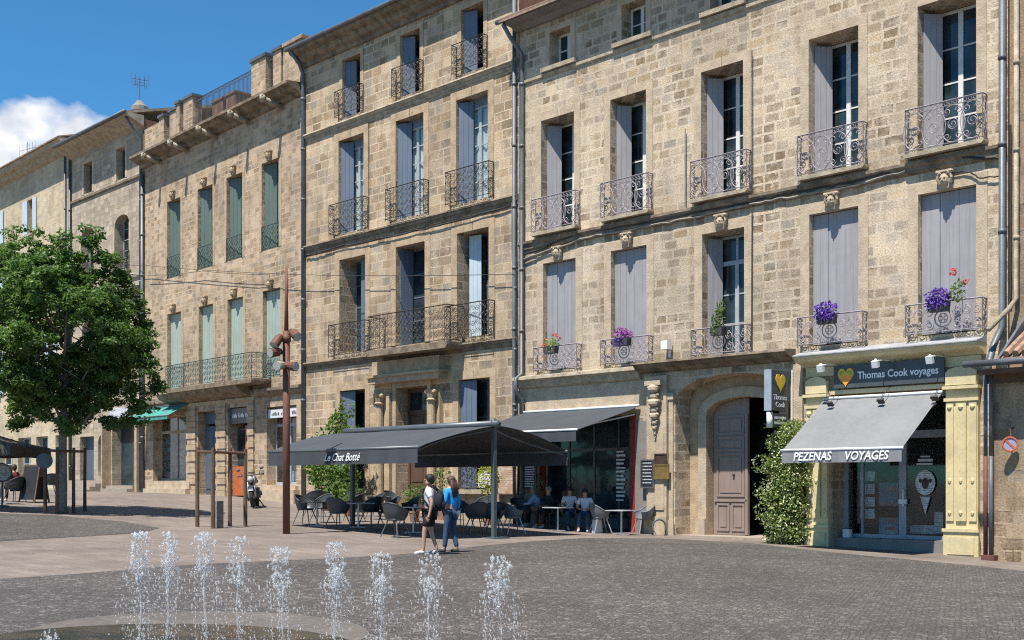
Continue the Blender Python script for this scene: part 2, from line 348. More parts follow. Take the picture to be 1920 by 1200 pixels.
# ------------------------------------------------------------------ mesh collector
class MB:
    def __init__(s): s.v, s.f, s.mi, s.cur = [], [], [], 0
    def quad(s, *p):
        i = len(s.v); s.v += [tuple(q) for q in p]; s.f.append(tuple(range(i, i + len(p)))); s.mi.append(s.cur)
    def grid(s, rows, closed=False):
        i = len(s.v); w = len(rows[0])
        for r in rows: s.v += [tuple(q) for q in r]
        for a in range(len(rows) - 1):
            for b in range(w if closed else w - 1):
                c = (b + 1) % w
                s.f.append((i + a * w + b, i + a * w + c, i + (a + 1) * w + c, i + (a + 1) * w + b)); s.mi.append(s.cur)
    def box(s, x0, x1, y0, y1, z0, z1):
        i = len(s.v)
        s.v += [(x, y, z) for z in (z0, z1) for y in (y0, y1) for x in (x0, x1)]
        for q in ((0, 2, 3, 1), (4, 5, 7, 6), (0, 1, 5, 4), (2, 6, 7, 3), (0, 4, 6, 2), (1, 3, 7, 5)):
            s.f.append(tuple(i + k for k in q)); s.mi.append(s.cur)
    def obox(s, c, ax, ay, az):
        """box by centre and three half-axis vectors"""
        c, ax, ay, az = map(Vector, (c, ax, ay, az)); i = len(s.v)
        s.v += [tuple(c + ax * a + ay * b + az * d) for d in (-1, 1) for b in (-1, 1) for a in (-1, 1)]
        for q in ((0, 2, 3, 1), (4, 5, 7, 6), (0, 1, 5, 4), (2, 6, 7, 3), (0, 4, 6, 2), (1, 3, 7, 5)):
            s.f.append(tuple(i + k for k in q)); s.mi.append(s.cur)
    def tube(s, pts, r, n=6, closed=False, caps=True):
        pts = [Vector(p) for p in pts]; m = len(pts); rows = []
        rr = r if isinstance(r, (list, tuple)) else [r] * m
        up = Vector((.13, .21, .97)); prev = None
        for i, p in enumerate(pts):
            if closed: d = pts[(i + 1) % m] - pts[i - 1]
            else: d = pts[min(i + 1, m - 1)] - pts[max(i - 1, 0)]
            if d.length < 1e-9: d = Vector((0, 0, 1))
            d.normalize()
            if prev is None:
                a = d.cross(up if abs(d.dot(up)) < .95 else Vector((1, 0, 0))).normalized()
            else:
                a = (prev - d * prev.dot(d))
                a = a.normalized() if a.length > 1e-6 else d.orthogonal().normalized()
            prev = a; b = d.cross(a)
            rows.append([p + (a * math.cos(2 * math.pi * k / n) + b * math.sin(2 * math.pi * k / n)) * rr[i] for k in range(n)])
        if closed: rows.append(rows[0])
        i0 = len(s.v); s.grid(rows, True)
        if caps and not closed:
            s.f.append(tuple(i0 + k for k in range(n))[::-1]); s.mi.append(s.cur)
            s.f.append(tuple(i0 + (m - 1) * n + k for k in range(n))); s.mi.append(s.cur)
    def lathe(s, c, prof, n=12):
        c = Vector(c); rows = [[(c.x + r * math.cos(2 * math.pi * k / n), c.y + r * math.sin(2 * math.pi * k / n), c.z + z) for k in range(n)] for r, z in prof]
        i0 = len(s.v); s.grid(rows, True)
        s.f.append(tuple(i0 + k for k in range(n))[::-1]); s.mi.append(s.cur)
        s.f.append(tuple(i0 + (len(prof) - 1) * n + k for k in range(n))); s.mi.append(s.cur)
    def ell(s, c, r, n=8, m=5, rot=None):
        c = Vector(c); rows = []
        for j in range(m + 1):
            a = math.pi * j / m; a = min(max(a, .02), math.pi - .02)
            row = []
            for k in range(n):
                b = 2 * math.pi * k / n
                v = Vector((r[0] * math.sin(a) * math.cos(b), r[1] * math.sin(a) * math.sin(b), r[2] * math.cos(a)))
                if rot: v = rot @ v
                row.append(c + v)
            rows.append(row)
        s.grid(rows, True)
    def prism(s, prof, y0, y1, axis='y'):
        """extrude a closed 2-D outline: axis y -> (x,z) outline"""
        n = len(prof); i = len(s.v)
        if axis == 'y': s.v += [(a, y0, b) for a, b in prof] + [(a, y1, b) for a, b in prof]
        elif axis == 'x': s.v += [(y0, a, b) for a, b in prof] + [(y1, a, b) for a, b in prof]
        else: s.v += [(a, b, y0) for a, b in prof] + [(a, b, y1) for a, b in prof]
        s.f.append(tuple(range(i, i + n))); s.mi.append(s.cur); s.f.append(tuple(range(i + n, i + 2 * n))[::-1]); s.mi.append(s.cur)
        for k in range(n):
            j = (k + 1) % n; s.f.append((i + k, i + n + k, i + n + j, i + j)); s.mi.append(s.cur)
    def xf(s, mat, start=0):
        for i in range(start, len(s.v)): s.v[i] = tuple(mat @ Vector(s.v[i]))
    def build(s, name, mat, parent=None, smooth=False, loc=None):
        me = bpy.data.meshes.new(name); me.from_pydata(s.v, [], s.f)
        for m in (mat if isinstance(mat, (list, tuple)) else [mat]): me.materials.append(m)
        if any(s.mi): me.polygons.foreach_set('material_index', s.mi)
        if smooth: me.polygons.foreach_set('use_smooth', [True] * len(s.f))
        bm = bmesh.new(); bm.from_mesh(me)
        if len(s.f) < 6000: bmesh.ops.recalc_face_normals(bm, faces=bm.faces)
        bm.to_mesh(me); bm.free()
        o = bpy.data.objects.new(name, me); sc.collection.objects.link(o)
        if parent: o.parent = parent
        if loc is not None: o.location = loc
        return o
def tag(o, label=None, cat=None, group=None, kind=None):
    if label: o['label'] = label
    if cat: o['category'] = cat
    if group: o['group'] = group
    if kind: o['kind'] = kind
    return o
def thing(name, label, cat, loc=(0, 0, 0), rz=0, group=None):
    o = bpy.data.objects.new(name, None); sc.collection.objects.link(o); o.empty_display_size = .2
    o.location = loc; o.rotation_euler = (0, 0, rz)
    return tag(o, label, cat, group)
def dup(o, parent=None):
    c = o.copy(); sc.collection.objects.link(c)
    if parent: c.parent = parent
    for ch in list(o.children): dup(ch, c)
    return c
def text_mesh(body, size, shear=0., extrude=.004, bold=0.):
    cu = bpy.data.curves.new('lettering', 'FONT'); cu.body = body; cu.size = size; cu.shear = shear; cu.extrude = extrude; cu.offset = bold
    cu.align_x = 'CENTER'; cu.align_y = 'CENTER'; cu.resolution_u = 3
    o = bpy.data.objects.new('lettering', cu); sc.collection.objects.link(o)
    dg = bpy.context.evaluated_depsgraph_get(); dg.update()
    me = bpy.data.meshes.new_from_object(o.evaluated_get(dg))
    vs = [v.co.copy() for v in me.vertices]; fs = [tuple(p.vertices) for p in me.polygons]
    bpy.data.objects.remove(o); bpy.data.meshes.remove(me); bpy.data.curves.remove(cu)
    return vs, fs
def add_text(mb, body, size, origin, ex, ey, width=None, **kw):
    vs, fs = text_mesh(body, size, **kw); ex, ey, origin = Vector(ex), Vector(ey), Vector(origin); ez = ex.cross(ey)
    k = 1.
    if width:
        w = max(v.x for v in vs) - min(v.x for v in vs); k = width / w
    i = len(mb.v)
    mb.v += [tuple(origin + ex * v.x * k + ey * v.y + ez * v.z) for v in vs]
    for f in fs: mb.f.append(tuple(i + q for q in f)); mb.mi.append(mb.cur)
def leaves(mb, c, rad, n, size, rg=None, shell=.5, up=.3, squash=.55):
    rg = rg or rnd; c = Vector(c); rad = Vector(rad) if not isinstance(rad, (int, float)) else Vector((rad,) * 3)
    for _ in range(n):
        d = Vector((rg.gauss(0, 1), rg.gauss(0, 1), rg.gauss(0, 1))).normalized()
        q = rg.random() ** (1 / 3.) if rg.random() > shell else rg.uniform(.75, 1.08)
        p = c + Vector((d.x * rad.x, d.y * rad.y, d.z * rad.z)) * q
        nrm = (Vector((rg.gauss(0, 1), rg.gauss(0, 1), rg.gauss(0, 1))) + Vector((0, 0, up * 2)) + d * .8).normalized()
        a = nrm.orthogonal().normalized(); a = (Matrix.Rotation(rg.random() * 6.283, 3, nrm) @ a); b = nrm.cross(a)
        s = size * rg.uniform(.6, 1.3); f = nrm * s * .18
        mb.quad(p - a * s, p - b * s * squash - f, p + a * s, p + b * s * squash - f)
# ------------------------------------------------------------------ ground sheets
def sgrid(lines_s, lines_t, name, mat, kind='structure'):
    mb = MB(); rows = []
    for s in lines_s:
        r = []
        for t in lines_t:
            X, Y = xy(s, t); r.append((X, Y, gz(X, Y)))
        rows.append(r)
    mb.grid(rows); o = mb.build(name, mat); return tag(o, kind=kind)
ls = [-400, -150, -70] + list(range(-45, 61)) + [75, 120, 200, 420]
lt = [-120, -30, -8, -3] + list(range(-2, 46)) + [60, 120, 350]
tag(sgrid(ls, lt, 'ground', M['paving']), 'pink beige paving of the sloping town square')
def overlay(name, pts, mat, lift, label):
    """a paved sheet laid over the ground, cut on the same metre lines so it follows the slope"""
    bm = bmesh.new(); vs = [bm.verts.new((p[0], p[1], 0)) for p in pts]; bm.faces.new(vs)
    bmesh.ops.triangulate(bm, faces=bm.faces[:])
    ss = [st(p[0], p[1]) for p in pts]
    for a in range(math.floor(min(q[0] for q in ss)), math.ceil(max(q[0] for q in ss)) + 1):
        X, Y = xy(a, 0); g = bm.verts[:] + bm.edges[:] + bm.faces[:]
        bmesh.ops.bisect_plane(bm, geom=g, plane_co=(X, Y, 0), plane_no=(RX, RY, 0))
    for a in range(math.floor(min(q[1] for q in ss)), math.ceil(max(q[1] for q in ss)) + 1):
        X, Y = xy(0, a); g = bm.verts[:] + bm.edges[:] + bm.faces[:]
        bmesh.ops.bisect_plane(bm, geom=g, plane_co=(X, Y, 0), plane_no=(NX, NY, 0))
    bmesh.ops.triangulate(bm, faces=bm.faces[:])
    for v in bm.verts: v.co.z = gz(v.co.x, v.co.y) + lift
    me = bpy.data.meshes.new(name); bm.to_mesh(me); bm.free(); me.materials.append(mat)
    o = bpy.data.objects.new(name, me); sc.collection.objects.link(o); return tag(o, label, kind='structure')
def gp(l): return [G(x, y) for x, y in l]
near = [ST(-14, 23.0)]
up_edge = gp([(-260, 1100), (0, 1086), (150, 1076), (300, 1063), (420, 1056), (560, 1050), (700, 1043), (800, 1036), (900, 1024), (1000, 1015), (1100, 1009), (1240, 1010), (1400, 1018), (1560, 1036), (1700, 1049), (1840, 1062), (1960, 1076), (2200, 1110)])
bot = [Vector((9, 8, 0)), Vector((9, -12, 0)), Vector((-16, -12, 0)), Vector((-16, 9, 0))]
overlay('cobbled_road', up_edge + bot, M['cobble'], .006, 'grey brown setts sweeping across the square')
overlay('cobbled_path', gp([(-250, 962), (0, 962), (110, 967), (230, 978), (300, 990), (262, 1000), (120, 1008), (0, 1015), (-250, 1026)]), M['cobble'], .006, 'grey setts in a tongue beside the tree')
# fountain pool: a flush round basin at the near edge
def ring(c, r, n=72): return [Vector((c.x + r * math.cos(2 * math.pi * k / n), c.y + r * math.sin(2 * math.pi * k / n), 0)) for k in range(n)]
def circum(a, b, c):
    """circle through three ground points"""
    ax, ay, bx, by, cx_, cy_ = a.x, a.y, b.x, b.y, c.x, c.y; d = 2 * (ax * (by - cy_) + bx * (cy_ - ay) + cx_ * (ay - by))
    ux = ((ax * ax + ay * ay) * (by - cy_) + (bx * bx + by * by) * (cy_ - ay) + (cx_ * cx_ + cy_ * cy_) * (ay - by)) / d
    uy = ((ax * ax + ay * ay) * (cx_ - bx) + (bx * bx + by * by) * (ax - cx_) + (cx_ * cx_ + cy_ * cy_) * (bx - ax)) / d
    q = Vector((ux, uy, 0)); return q, (a.xy - q.xy).length
POOL_C, POOL_R = circum(G(0, 1192), G(366, 1173), G(640, 1199)); RIM_C, RIM_R = circum(G(60, 1181), G(400, 1148), G(690, 1184))
print('pool', POOL_C, POOL_R, RIM_C, RIM_R)
overlay('fountain_path', ring(RIM_C, RIM_R), M['rimstone'], .012, 'pale stone ring around the fountain pool')
overlay('water', ring(POOL_C, POOL_R), M['pool'], .02, 'dark shallow water of the flush fountain pool')

# ------------------------------------------------------------------ facade builder
class Fac:
    def __init__(s, name, label, x0, x1, vp, pa, pp, top, wallmat, cat='building'):
        """x0..x1: ends on the photograph; vp: where its level lines meet; pp: pixels per metre at column pa"""
        p = lambda x: pp * (x - vp) / (pa - vp); s.p = p
        n = math.hypot(CX - vp, F); s.r = Vector(((CX - vp) / n, -F / n)); s.n = Vector((F / n, (CX - vp) / n))
        s.P = Vector(((x0 - CX) / p(x0), F / p(x0))); s.root = thing(name, label, cat, (s.P.x, s.P.y, 0), math.atan2(s.r.y, s.r.x))
        s.W = s.S(x1); s.top = top; s.holes = []; s.wm = wallmat; s.extra = MB()
        s.g = gz(s.P.x, s.P.y)
    def _y(s, x, off):
        d = Vector(((x - CX) / F, 1)); q = s.P - s.n * off
        return d, q.dot(s.n) / d.dot(s.n)
    def S(s, x, off=0):
        d, Y = s._y(x, off); return (d * Y - s.P).dot(s.r)
    def Z(s, x, y, off=0):
        return EYE + (HZ - y) / F * s._y(x, off)[1]
    def wp(s, a, t, z):
        """facade coordinates (along, outward, height) to the world"""
        q = s.P + s.r * a - s.n * t; return Vector((q.x, q.y, z))
    def gnd(s, a, t=0):
        q = s.P + s.r * a - s.n * t; return gz(q.x, q.y)
    def part(s, name, mb, mat, parent=None, smooth=False): return mb.build(name, mat, parent or s.root, smooth)
    def hole(s, x0, x1, z0, z1, d=1.0): s.holes.append((x0, x1, z0, z1, d))
    def wall(s, z0=-2., back=9., depth=3.2):
        mb = s.extra; xs = sorted({0., s.W, *[h[0] for h in s.holes], *[h[1] for h in s.holes]}); zs = sorted({z0, s.top, *[h[2] for h in s.holes], *[h[3] for h in s.holes]})
        for i in range(len(xs) - 1):
            for j in range(len(zs) - 1):
                cx, cz = (xs[i] + xs[i + 1]) / 2, (zs[j] + zs[j + 1]) / 2
                if any(h[0] < cx < h[1] and h[2] < cz < h[3] for h in s.holes): continue
                mb.quad((xs[i], 0, zs[j]), (xs[i + 1], 0, zs[j]), (xs[i + 1], 0, zs[j + 1]), (xs[i], 0, zs[j + 1]))
        for a, b, c, d, e in s.holes:
            mb.quad((a, 0, c), (a, e, c), (a, e, d), (a, 0, d)); mb.quad((b, 0, c), (b, 0, d), (b, e, d), (b, e, c))
            mb.quad((a, 0, d), (a, e, d), (b, e, d), (b, 0, d)); mb.quad((a, 0, c), (b, 0, c), (b, e, c), (a, e, c))
        me = s.part('wall', mb, s.wm)
        bk = MB(); bk.quad((0, 0, z0), (0, back, z0), (0, back, s.top), (0, 0, s.top)); bk.quad((s.W, 0, z0), (s.W, 0, s.top), (s.W, back, s.top), (s.W, back, z0))
        bk.quad((0, back, z0), (s.W, back, z0), (s.W, back, s.top), (0, back, s.top))
        s.part('side_wall', bk, M['plaster'])
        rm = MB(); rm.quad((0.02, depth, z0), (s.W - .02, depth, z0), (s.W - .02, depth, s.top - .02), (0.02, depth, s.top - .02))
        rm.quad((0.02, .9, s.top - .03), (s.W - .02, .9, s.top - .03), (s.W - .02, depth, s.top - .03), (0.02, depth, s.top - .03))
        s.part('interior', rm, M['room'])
    def surround(s, x0, x1, z0, z1, w=.24, pr=.022, mat='dress', key=True):
        mb = MB(); mb.box(x0 - w, x0, -pr, 0, z0, z1); mb.box(x1, x1 + w, -pr, 0, z0, z1)
        m = (x0 + x1) / 2
        if key:
            mb.box(x0 - w, m - .012, -pr, 0, z1, z1 + w * 1.05); mb.box(m + .012, x1 + w, -pr, 0, z1, z1 + w * 1.05)
        else: mb.box(x0 - w, x1 + w, -pr, 0, z1, z1 + w)
        return s.part('window_surround', mb, M[mat])
    def window(s, x0, x1, z0, z1, y, rows=4, fm='white', pm='pane', transom=None, single=False, sill=.12):
        fr = MB(); e = .075; t = .05
        fr.box(x0, x0 + e, y, y + t, z0, z1); fr.box(x1 - e, x1, y, y + t, z0, z1); fr.box(x0 + e, x1 - e, y, y + t, z1 - e, z1); fr.box(x0 + e, x1 - e, y, y + t, z0, z0 + sill)
        zt = z1 - e
        if transom: fr.box(x0 + e, x1 - e, y - .015, y + t, transom, transom + .13); zt = transom
        c = (x0 + x1) / 2
        if not single:
            fr.box(c - .065, c + .065, y - .02, y + t, z0 + sill, zt)
            if transom: fr.box(c - .04, c + .04, y, y + t, transom + .13, z1 - e)
        for k in range(1, rows):
            z = z0 + sill + (zt - z0 - sill) * k / rows
            for a, b in (((x0 + e, c - .065), (c + .065, x1 - e)) if not single else ((x0 + e, x1 - e),)): fr.box(a, b, y + .005, y + t - .005, z - .02, z + .02)
        f = s.part('window', fr, M[fm]); pn = MB(); pn.box(x0 + e * .5, x1 - e * .5, y + .022, y + .03, z0 + sill * .5, z1 - e * .5); s.part('pane', pn, M[pm], f)
        return f
    def leafpanel(s, hx, hy, ex, ey, z0, z1, mat, n=3, name='shutter', battens=True):
        """a boarded shutter leaf from its hinge to its free edge"""
        mb = MB(); a = Vector((hx, hy, 0)); b = Vector((ex, ey, 0)); d = b - a; L = d.length; d.normalize(); q = Vector((-d.y, d.x, 0))
        for k in range(n):
            u0, u1 = L * k / n + .004, L * (k + 1) / n - .004
            c = a + d * ((u0 + u1) / 2); c.z = (z0 + z1) / 2
            mb.obox(c, d * ((u1 - u0) / 2), q * .018, (0, 0, (z1 - z0) / 2))
        if battens:
            for zz in (z0 + .25, (z0 + z1) / 2, z1 - .25):
                c = a + d * L / 2 + q * .026; c.z = zz; mb.obox(c, d * (L / 2 - .03), q * .008, (0, 0, .05))
        c = a + d * L / 2; c.z = (z0 + z1) / 2; mb.obox(c, d * (L / 2 - .002), q * .008, (0, 0, (z1 - z0) / 2 - .002))
        return s.part(name, mb, M[mat])
    def band(s, name, x0, x1, prof, mat):
        """moulding: (outward, height) outline run along the wall"""
        mb = MB(); mb.prism([(-o, z) for o, z in prof], x0, x1, 'x'); return s.part(name, mb, M[mat])
    def pipe(s, pts, r=.07, mat='zinc', collars=True, name='drainpipe'):
        mb = MB(); P = [(a, -t, z) for a, t, z in pts]; mb.tube(P, r, 8)
        if collars:
            for i in range(len(P) - 1):
                a, b = Vector(P[i]), Vector(P[i + 1]); L = (b - a).length
                if L < 2: continue
                for k in range(int(L / 2.1)):
                    q = a.lerp(b, (k + .5) * 2.1 / L); mb.tube([q - Vector((0, 0, .05)), q + Vector((0, 0, .05))], r * 1.22, 8)
                    mb.box(q.x - .015, q.x + .015, q.y, 0, q.z - .015, q.z + .015)
        return s.part(name, mb, M[mat], smooth=True)
    def keystone(s, x, z, k=1., mat='dress_dark'):
        mb = MB(); mb.prism([(x - .1 * k, z - .05), (x + .1 * k, z - .05), (x + .17 * k, z + .36 * k), (x - .17 * k, z + .36 * k)], -.14 * k, -.0)
        mb.ell((x, -.17 * k, z + .16 * k), (.12 * k, .11 * k, .16 * k)); mb.ell((x, -.27 * k, z + .14 * k), (.03 * k, .035 * k, .05 * k), 6, 4)
        mb.ell((x - .05 * k, -.265 * k, z + .2 * k), (.03 * k, .02 * k, .02 * k), 6, 4); mb.ell((x + .05 * k, -.265 * k, z + .2 * k), (.03 * k, .02 * k, .02 * k), 6, 4)
        for sx in (-1, 1):
            mb.tube([(x + sx * .15 * k, -.1 * k, z + .08 * k), (x + sx * .18 * k, -.15 * k, z + .2 * k), (x + sx * .16 * k, -.16 * k, z + .31 * k), (x + sx * .08 * k, -.19 * k, z + .34 * k)], .035 * k, 6)
            mb.ell((x + sx * .17 * k, -.16 * k, z + .36 * k), (.06 * k, .07 * k, .05 * k), 7, 4)
        mb.box(x - .2 * k, x + .2 * k, -.2 * k, -.0, z + .36 * k, z + .41 * k)
        return s.part('carved_keystone', mb, M[mat], smooth=False)
def scroll(mb, cx, cz, r, y, plane, turns=1.4, a0=0., sgn=1, th=.011):
    pts = []
    n = int(11 * turns) + 2
    for i in range(n):
        f = i / (n - 1); a = a0 + sgn * f * turns * 2 * math.pi; q = r * (1 - .75 * f)
        pts.append(plane(cx + q * math.cos(a), y, cz + q * math.sin(a)))
    mb.tube(pts, th, 4, caps=False)
def circ(mb, cx, cz, r, y, plane, th=.011, n=14, rz=None):
    rz = rz or r
    mb.tube([plane(cx + r * math.cos(2 * math.pi * k / n), y, cz + rz * math.sin(2 * math.pi * k / n)) for k in range(n)], th, 4, closed=True)
def rail_panel(mb, x0, x1, z0, h, y, style, plane=lambda x, y, z: (x, y, z)):
    L = x1 - x0; th = .013
    def bar(a, b, r=.011): mb.tube([plane(*a), plane(*b)], r, 4)
    bar((x0, y, z0 + h), (x1, y, z0 + h), .022); bar((x0, y, z0 + .06), (x1, y, z0 + .06), .014); bar((x0, y, z0 - .02), (x0, y, z0 + h), .016); bar((x1, y, z0 - .02), (x1, y, z0 + h), .016)
    hb = h - .06
    if style == 'rings':        # big interlaced rings between scrolled borders
        bar((x0, y, z0 + h - .13), (x1, y, z0 + h - .13)); n = max(2, round(L / .5)); w = L / n
        for k in range(n):
            c = x0 + w * (k + .5); cz = z0 + .06 + (hb - .13) / 2; R = (hb - .13) / 2
            circ(mb, c, cz, min(w * .62, R), y, plane, th, 16, R); circ(mb, c, cz, w * .26, y, plane, .01, 10)
            scroll(mb, c, cz, w * .2, y, plane, 1.2, 1.57 * k, 1, .01)
            for q in (-1, 1): scroll(mb, c + q * w * .3, z0 + .22, .1, y, plane, 1.3, 0, q); scroll(mb, c + q * w * .3, z0 + h - .28, .1, y, plane, 1.3, 3.1, -q)
            for q in range(4): circ(mb, x0 + w * k + w * (q + .5) / 4, z0 + h - .065, .045, y, plane, .008, 8)
        for k in range(1, n): bar((x0 + w * k, y, z0 + .06), (x0 + w * k, y, z0 + h - .13))
    elif style == 'medal':      # dense scrolls with one medallion in the middle
        m = (x0 + x1) / 2; cz = z0 + h * .48; circ(mb, m, cz, h * .27, y, plane, .02, 18); circ(mb, m, cz, h * .15, y, plane, .012, 12)
        for q in range(4): circ(mb, m + h * .09 * math.cos(q * 1.57), cz + h * .09 * math.sin(q * 1.57), .05, y, plane, .009, 8)
        side = (L / 2 - h * .3); n = max(1, round(side / .27)); w = side / n
        for sg in (-1, 1):
            for k in range(n):
                c = m + sg * (h * .3 + w * (k + .5))
                for zz, a in ((z0 + h * .28, 0), (z0 + h * .68, 3.14)):
                    scroll(mb, c, zz, min(w * .5, h * .2), y, plane, 1.5, a, sg); scroll(mb, c, zz + h * .11, w * .22, y, plane, 1.1, a + 1.5, -sg, .009)
                bar((c + sg * w * .5, y, z0 + .06), (c + sg * w * .5, y, z0 + h), .01)
        n = max(3, round(L / .12))
        for k in range(n): circ(mb, x0 + L * (k + .5) / n, z0 + .1, .04, y, plane, .007, 7)
    elif style == 'dense':      # upright cells filled with paired scrolls
        n = max(1, round(L / .24)); w = L / n
        for k in range(n):
            c = x0 + w * (k + .5); bar((x0 + w * k, y, z0 + .06), (x0 + w * k, y, z0 + h), .009)
            for f, a, sg in ((.22, 0, 1), (.44, 3.14, -1), (.66, 0, -1), (.86, 3.14, 1)):
                scroll(mb, c, z0 + h * f, min(w * .46, h * .13), y, plane, 1.4, a, sg if k % 2 else -sg, .0105)
    else:                       # plain uprights with a row of rings
        n = max(2, round(L / .12)); w = L / n; bar((x0, y, z0 + h - .17), (x1, y, z0 + h - .17))
        for k in range(1, n): bar((x0 + w * k, y, z0 + .06), (x0 + w * k, y, z0 + h - .17), .014)
        for k in range(n): circ(mb, x0 + w * (k + .5), z0 + h - .085, .05, y, plane, .012, 8)
def balcony(b, x0, x1, z, h, proj, style, mat, slab='ledge', slab_h=.14, low=0):
    sl_ = MB()
    if slab_h: sl_.prism([(x0 - .04, z), (x1 + .04, z), (x1 + .04, z - slab_h * .5), (x1 - .02, z - slab_h), (x0 + .02, z - slab_h), (x0 - .04, z - slab_h * .5)], -proj - .05, -.001)
    rl = MB(); rail_panel(rl, x0, x1, z, h, -proj, style)
    for xx in (x0, x1): rail_panel(rl, .02, proj, z, h, 0, 'dense' if style != 'bars' else 'bars', lambda a, y, zz, xx=xx: (xx, -a, zz))
    if slab_h:
        o = b.part('balcony', sl_, M[slab]); b.part('railing', rl, M[mat], o)
    else: o = b.part('balcony_railing', rl, M[mat])
    return o
# ------------------------------------------------------------------ D: the pale house with lilac shutters, travel shop and carriage door
D = Fac('stone_house', 'pale limestone house with lilac shutters above the carriage door and the yellow shopfront', 974, 1890, -1225, 1240, 61.3, 17.2, M['stone_d'])
dz2 = (9.97, 13.75); dz1 = (5.32, 8.94)
dcols2 = [(1015, 1077), (1145, 1212), (1315, 1394), (1517, 1610), (1721, 1831)]
dcols1 = [(1019, 1080), (1146, 1213), (1317, 1396), (1518, 1610), (1722, 1831)]
for i, (a, c) in enumerate(dcols2):
    x0, x1 = D.S(a), D.S(c); D.hole(x0, x1, *dz2, 1.0); D.surround(x0, x1, *dz2, w=.26)
    D.window(x0, x1, dz2[0], dz2[1] - .02, .82, 4, 'white', 'pane')
    w = (x1 - x0)
    D.leafpanel(x0 + .02, .26, x0 + w * .24, .62, dz2[0] + .05, dz2[1] - .12, 'lilac', 3)
    D.leafpanel(x1 - .03, .28, x1 - .05, .74, dz2[0] + .05, dz2[1] - .12, 'lilac', 3)
    balcony(D, x0 - .22, x1 + .26, dz2[0], 1.12, .24, 'rings', 'iron_lilac', 'ledge', .11)
for i, (a, c) in enumerate(dcols1):
    x0, x1 = D.S(a), D.S(c); D.hole(x0, x1, *dz1, 1.0 if i == 2 else .6); D.surround(x0, x1, *dz1, w=.28, key=False)
    w = x1 - x0
    if i == 2:
        D.window(x0, x1, dz1[0], dz1[1] - .02, .72, 3, 'greyframe', 'pane', transom=8.05)
        D.leafpanel(x0 + .02, .24, x0 + .26, .66, dz1[0] + .05, dz1[1] - .1, 'lilac', 3); D.leafpanel(x1 - .03, .28, x1 - .05, .68, dz1[0] + .05, dz1[1] - .1, 'lilac', 3)
    else:
        m = x0 + w * .33
        D.leafpanel(x0 + .01, .19, m - .006, .19, dz1[0] + .05, dz1[1] - .02, 'lilac', 2, battens=False)
        D.leafpanel(m + .006, .185, x1 - .01, .185, dz1[0] + .05, dz1[1] - .02, 'lilac', 3 if i < 3 else 4, battens=False)
    balcony(D, x0 - .22, x1 + .26, dz1[0] - .02, .8, .26, 'medal', 'iron_lilac', slab_h=0)
    D.keystone((x0 + x1) / 2, dz1[1] + .06, 1.0, 'dress')
# attic row
za = (15.46, 16.62)
for a, c in ((1031, 1070), (1166, 1211), (1332, 1385), (1530, 1592), (1740, 1812)):
    x0, x1 = D.S(a), D.S(c); D.hole(x0, x1, *za, .7); D.surround(x0, x1, *za, w=.2, key=False)
    D.window(x0, x1, *za, .45, 2, 'white', 'pane'); sl_ = MB(); sl_.box(x0 - .3, x1 + .3, -.16, -.001, za[0] - .14, za[0] - .001); D.part('window_sill', sl_, M['ledge'])
xe = D.W
D.band('string_course', .02, xe - .02, [(0, 15.31), (.07, 15.29), (.07, 15.2), (0, 15.14)], 'ledge')
D.band('string_course', .05, xe - .02, [(.0, 9.8), (.15, 9.78), (.15, 9.7), (.08, 9.62), (.08, 9.52), (0, 9.46)], 'ledge_dirty')
xc0, xc1 = D.S(1204), D.S(1492)
D.band('ledge', .0, xc0 - .003, [(0, 5.24), (.34, 5.16), (.36, 5.06), (.2, 4.98), (.12, 4.82), (0, 4.78)], 'ledge')
D.band('cornice', xc0, xc1, [(0, 5.3), (.56, 5.26), (.58, 5.19), (.45, 5.16), (.4, 5.1), (.22, 5.04), (.12, 4.98), (0, 4.95)], 'ledge_dirty')
# eaves, gutter and roof
D.band('eaves', -.1, xe + .1, [(0, 17.0), (.12, 17.0), (.3, 17.12), (.74, 17.16), (.74, 17.24), (0, 17.24)], 'grey_render')
D.pipe([(-.3, .82, 17.2), (xe + .1, .82, 17.2)], .085, 'zinc_dark', False, 'gutter')
rf = MB(); rf.prism([(-.9, 17.26), (9, 20.2), (9, 20.05), (-.9, 17.12)], -.1, xe, 'x'); D.part('roof', rf, M['tile'])
D.pipe([(.0, .8, 17.1), (.06, .5, 16.7), (.24, .13, 16.2), (.24, .13, 5.3), (.24, .42, 5.1), (.24, .42, 4.7), (.24, .13, 4.4), (.24, .13, D.gnd(.3))], .075, 'zinc')
D.pipe([(-.12, .14, 18.4), (-.12, .14, 5.3), (-.1, .14, D.gnd(0))], .065, 'zinc')
# portal: a coved niche, then an arched door frame and two panelled leaves, the right one standing open
nx0, nx1, zs, zt = D.S(1266), D.S(1484), 4.02, 4.8
D.hole(nx0, nx1, -2, zt, .75)
def arch(x0, x1, zs, za, n=14):
    m, a, r = (x0 + x1) / 2, (x1 - x0) / 2, za - zs
    return [(m - a * math.cos(math.pi * k / n), zs + r * math.sin(math.pi * k / n) ** .9) for k in range(n + 1)]
def spandrel(mb, x0, x1, zs, za, zt, y0, y1, n=14):
    A = arch(x0, x1, zs, za, n)
    for (a, b), (c, d) in zip(A, A[1:]):
        mb.quad((a, y0, b), (c, y0, d), (c, y0, zt), (a, y0, zt)); mb.quad((a, y0, b), (a, y1, b), (c, y1, d), (c, y0, d))
spandrel(D.extra, nx0, nx1, zs, zt - .04, zt, .0, .75)
ix0, ix1 = D.S(1328, -.75), D.S(1328, -.75) + 2.55; izs, iza = 3.62, 4.12
iw = MB(); iw.quad((nx0, .75, -2), (ix0, .75, -2), (ix0, .75, zt), (nx0, .75, zt)); iw.quad((ix1, .75, -2), (nx1 + .6, .75, -2), (nx1 + .6, .75, zt), (ix1, .75, zt))
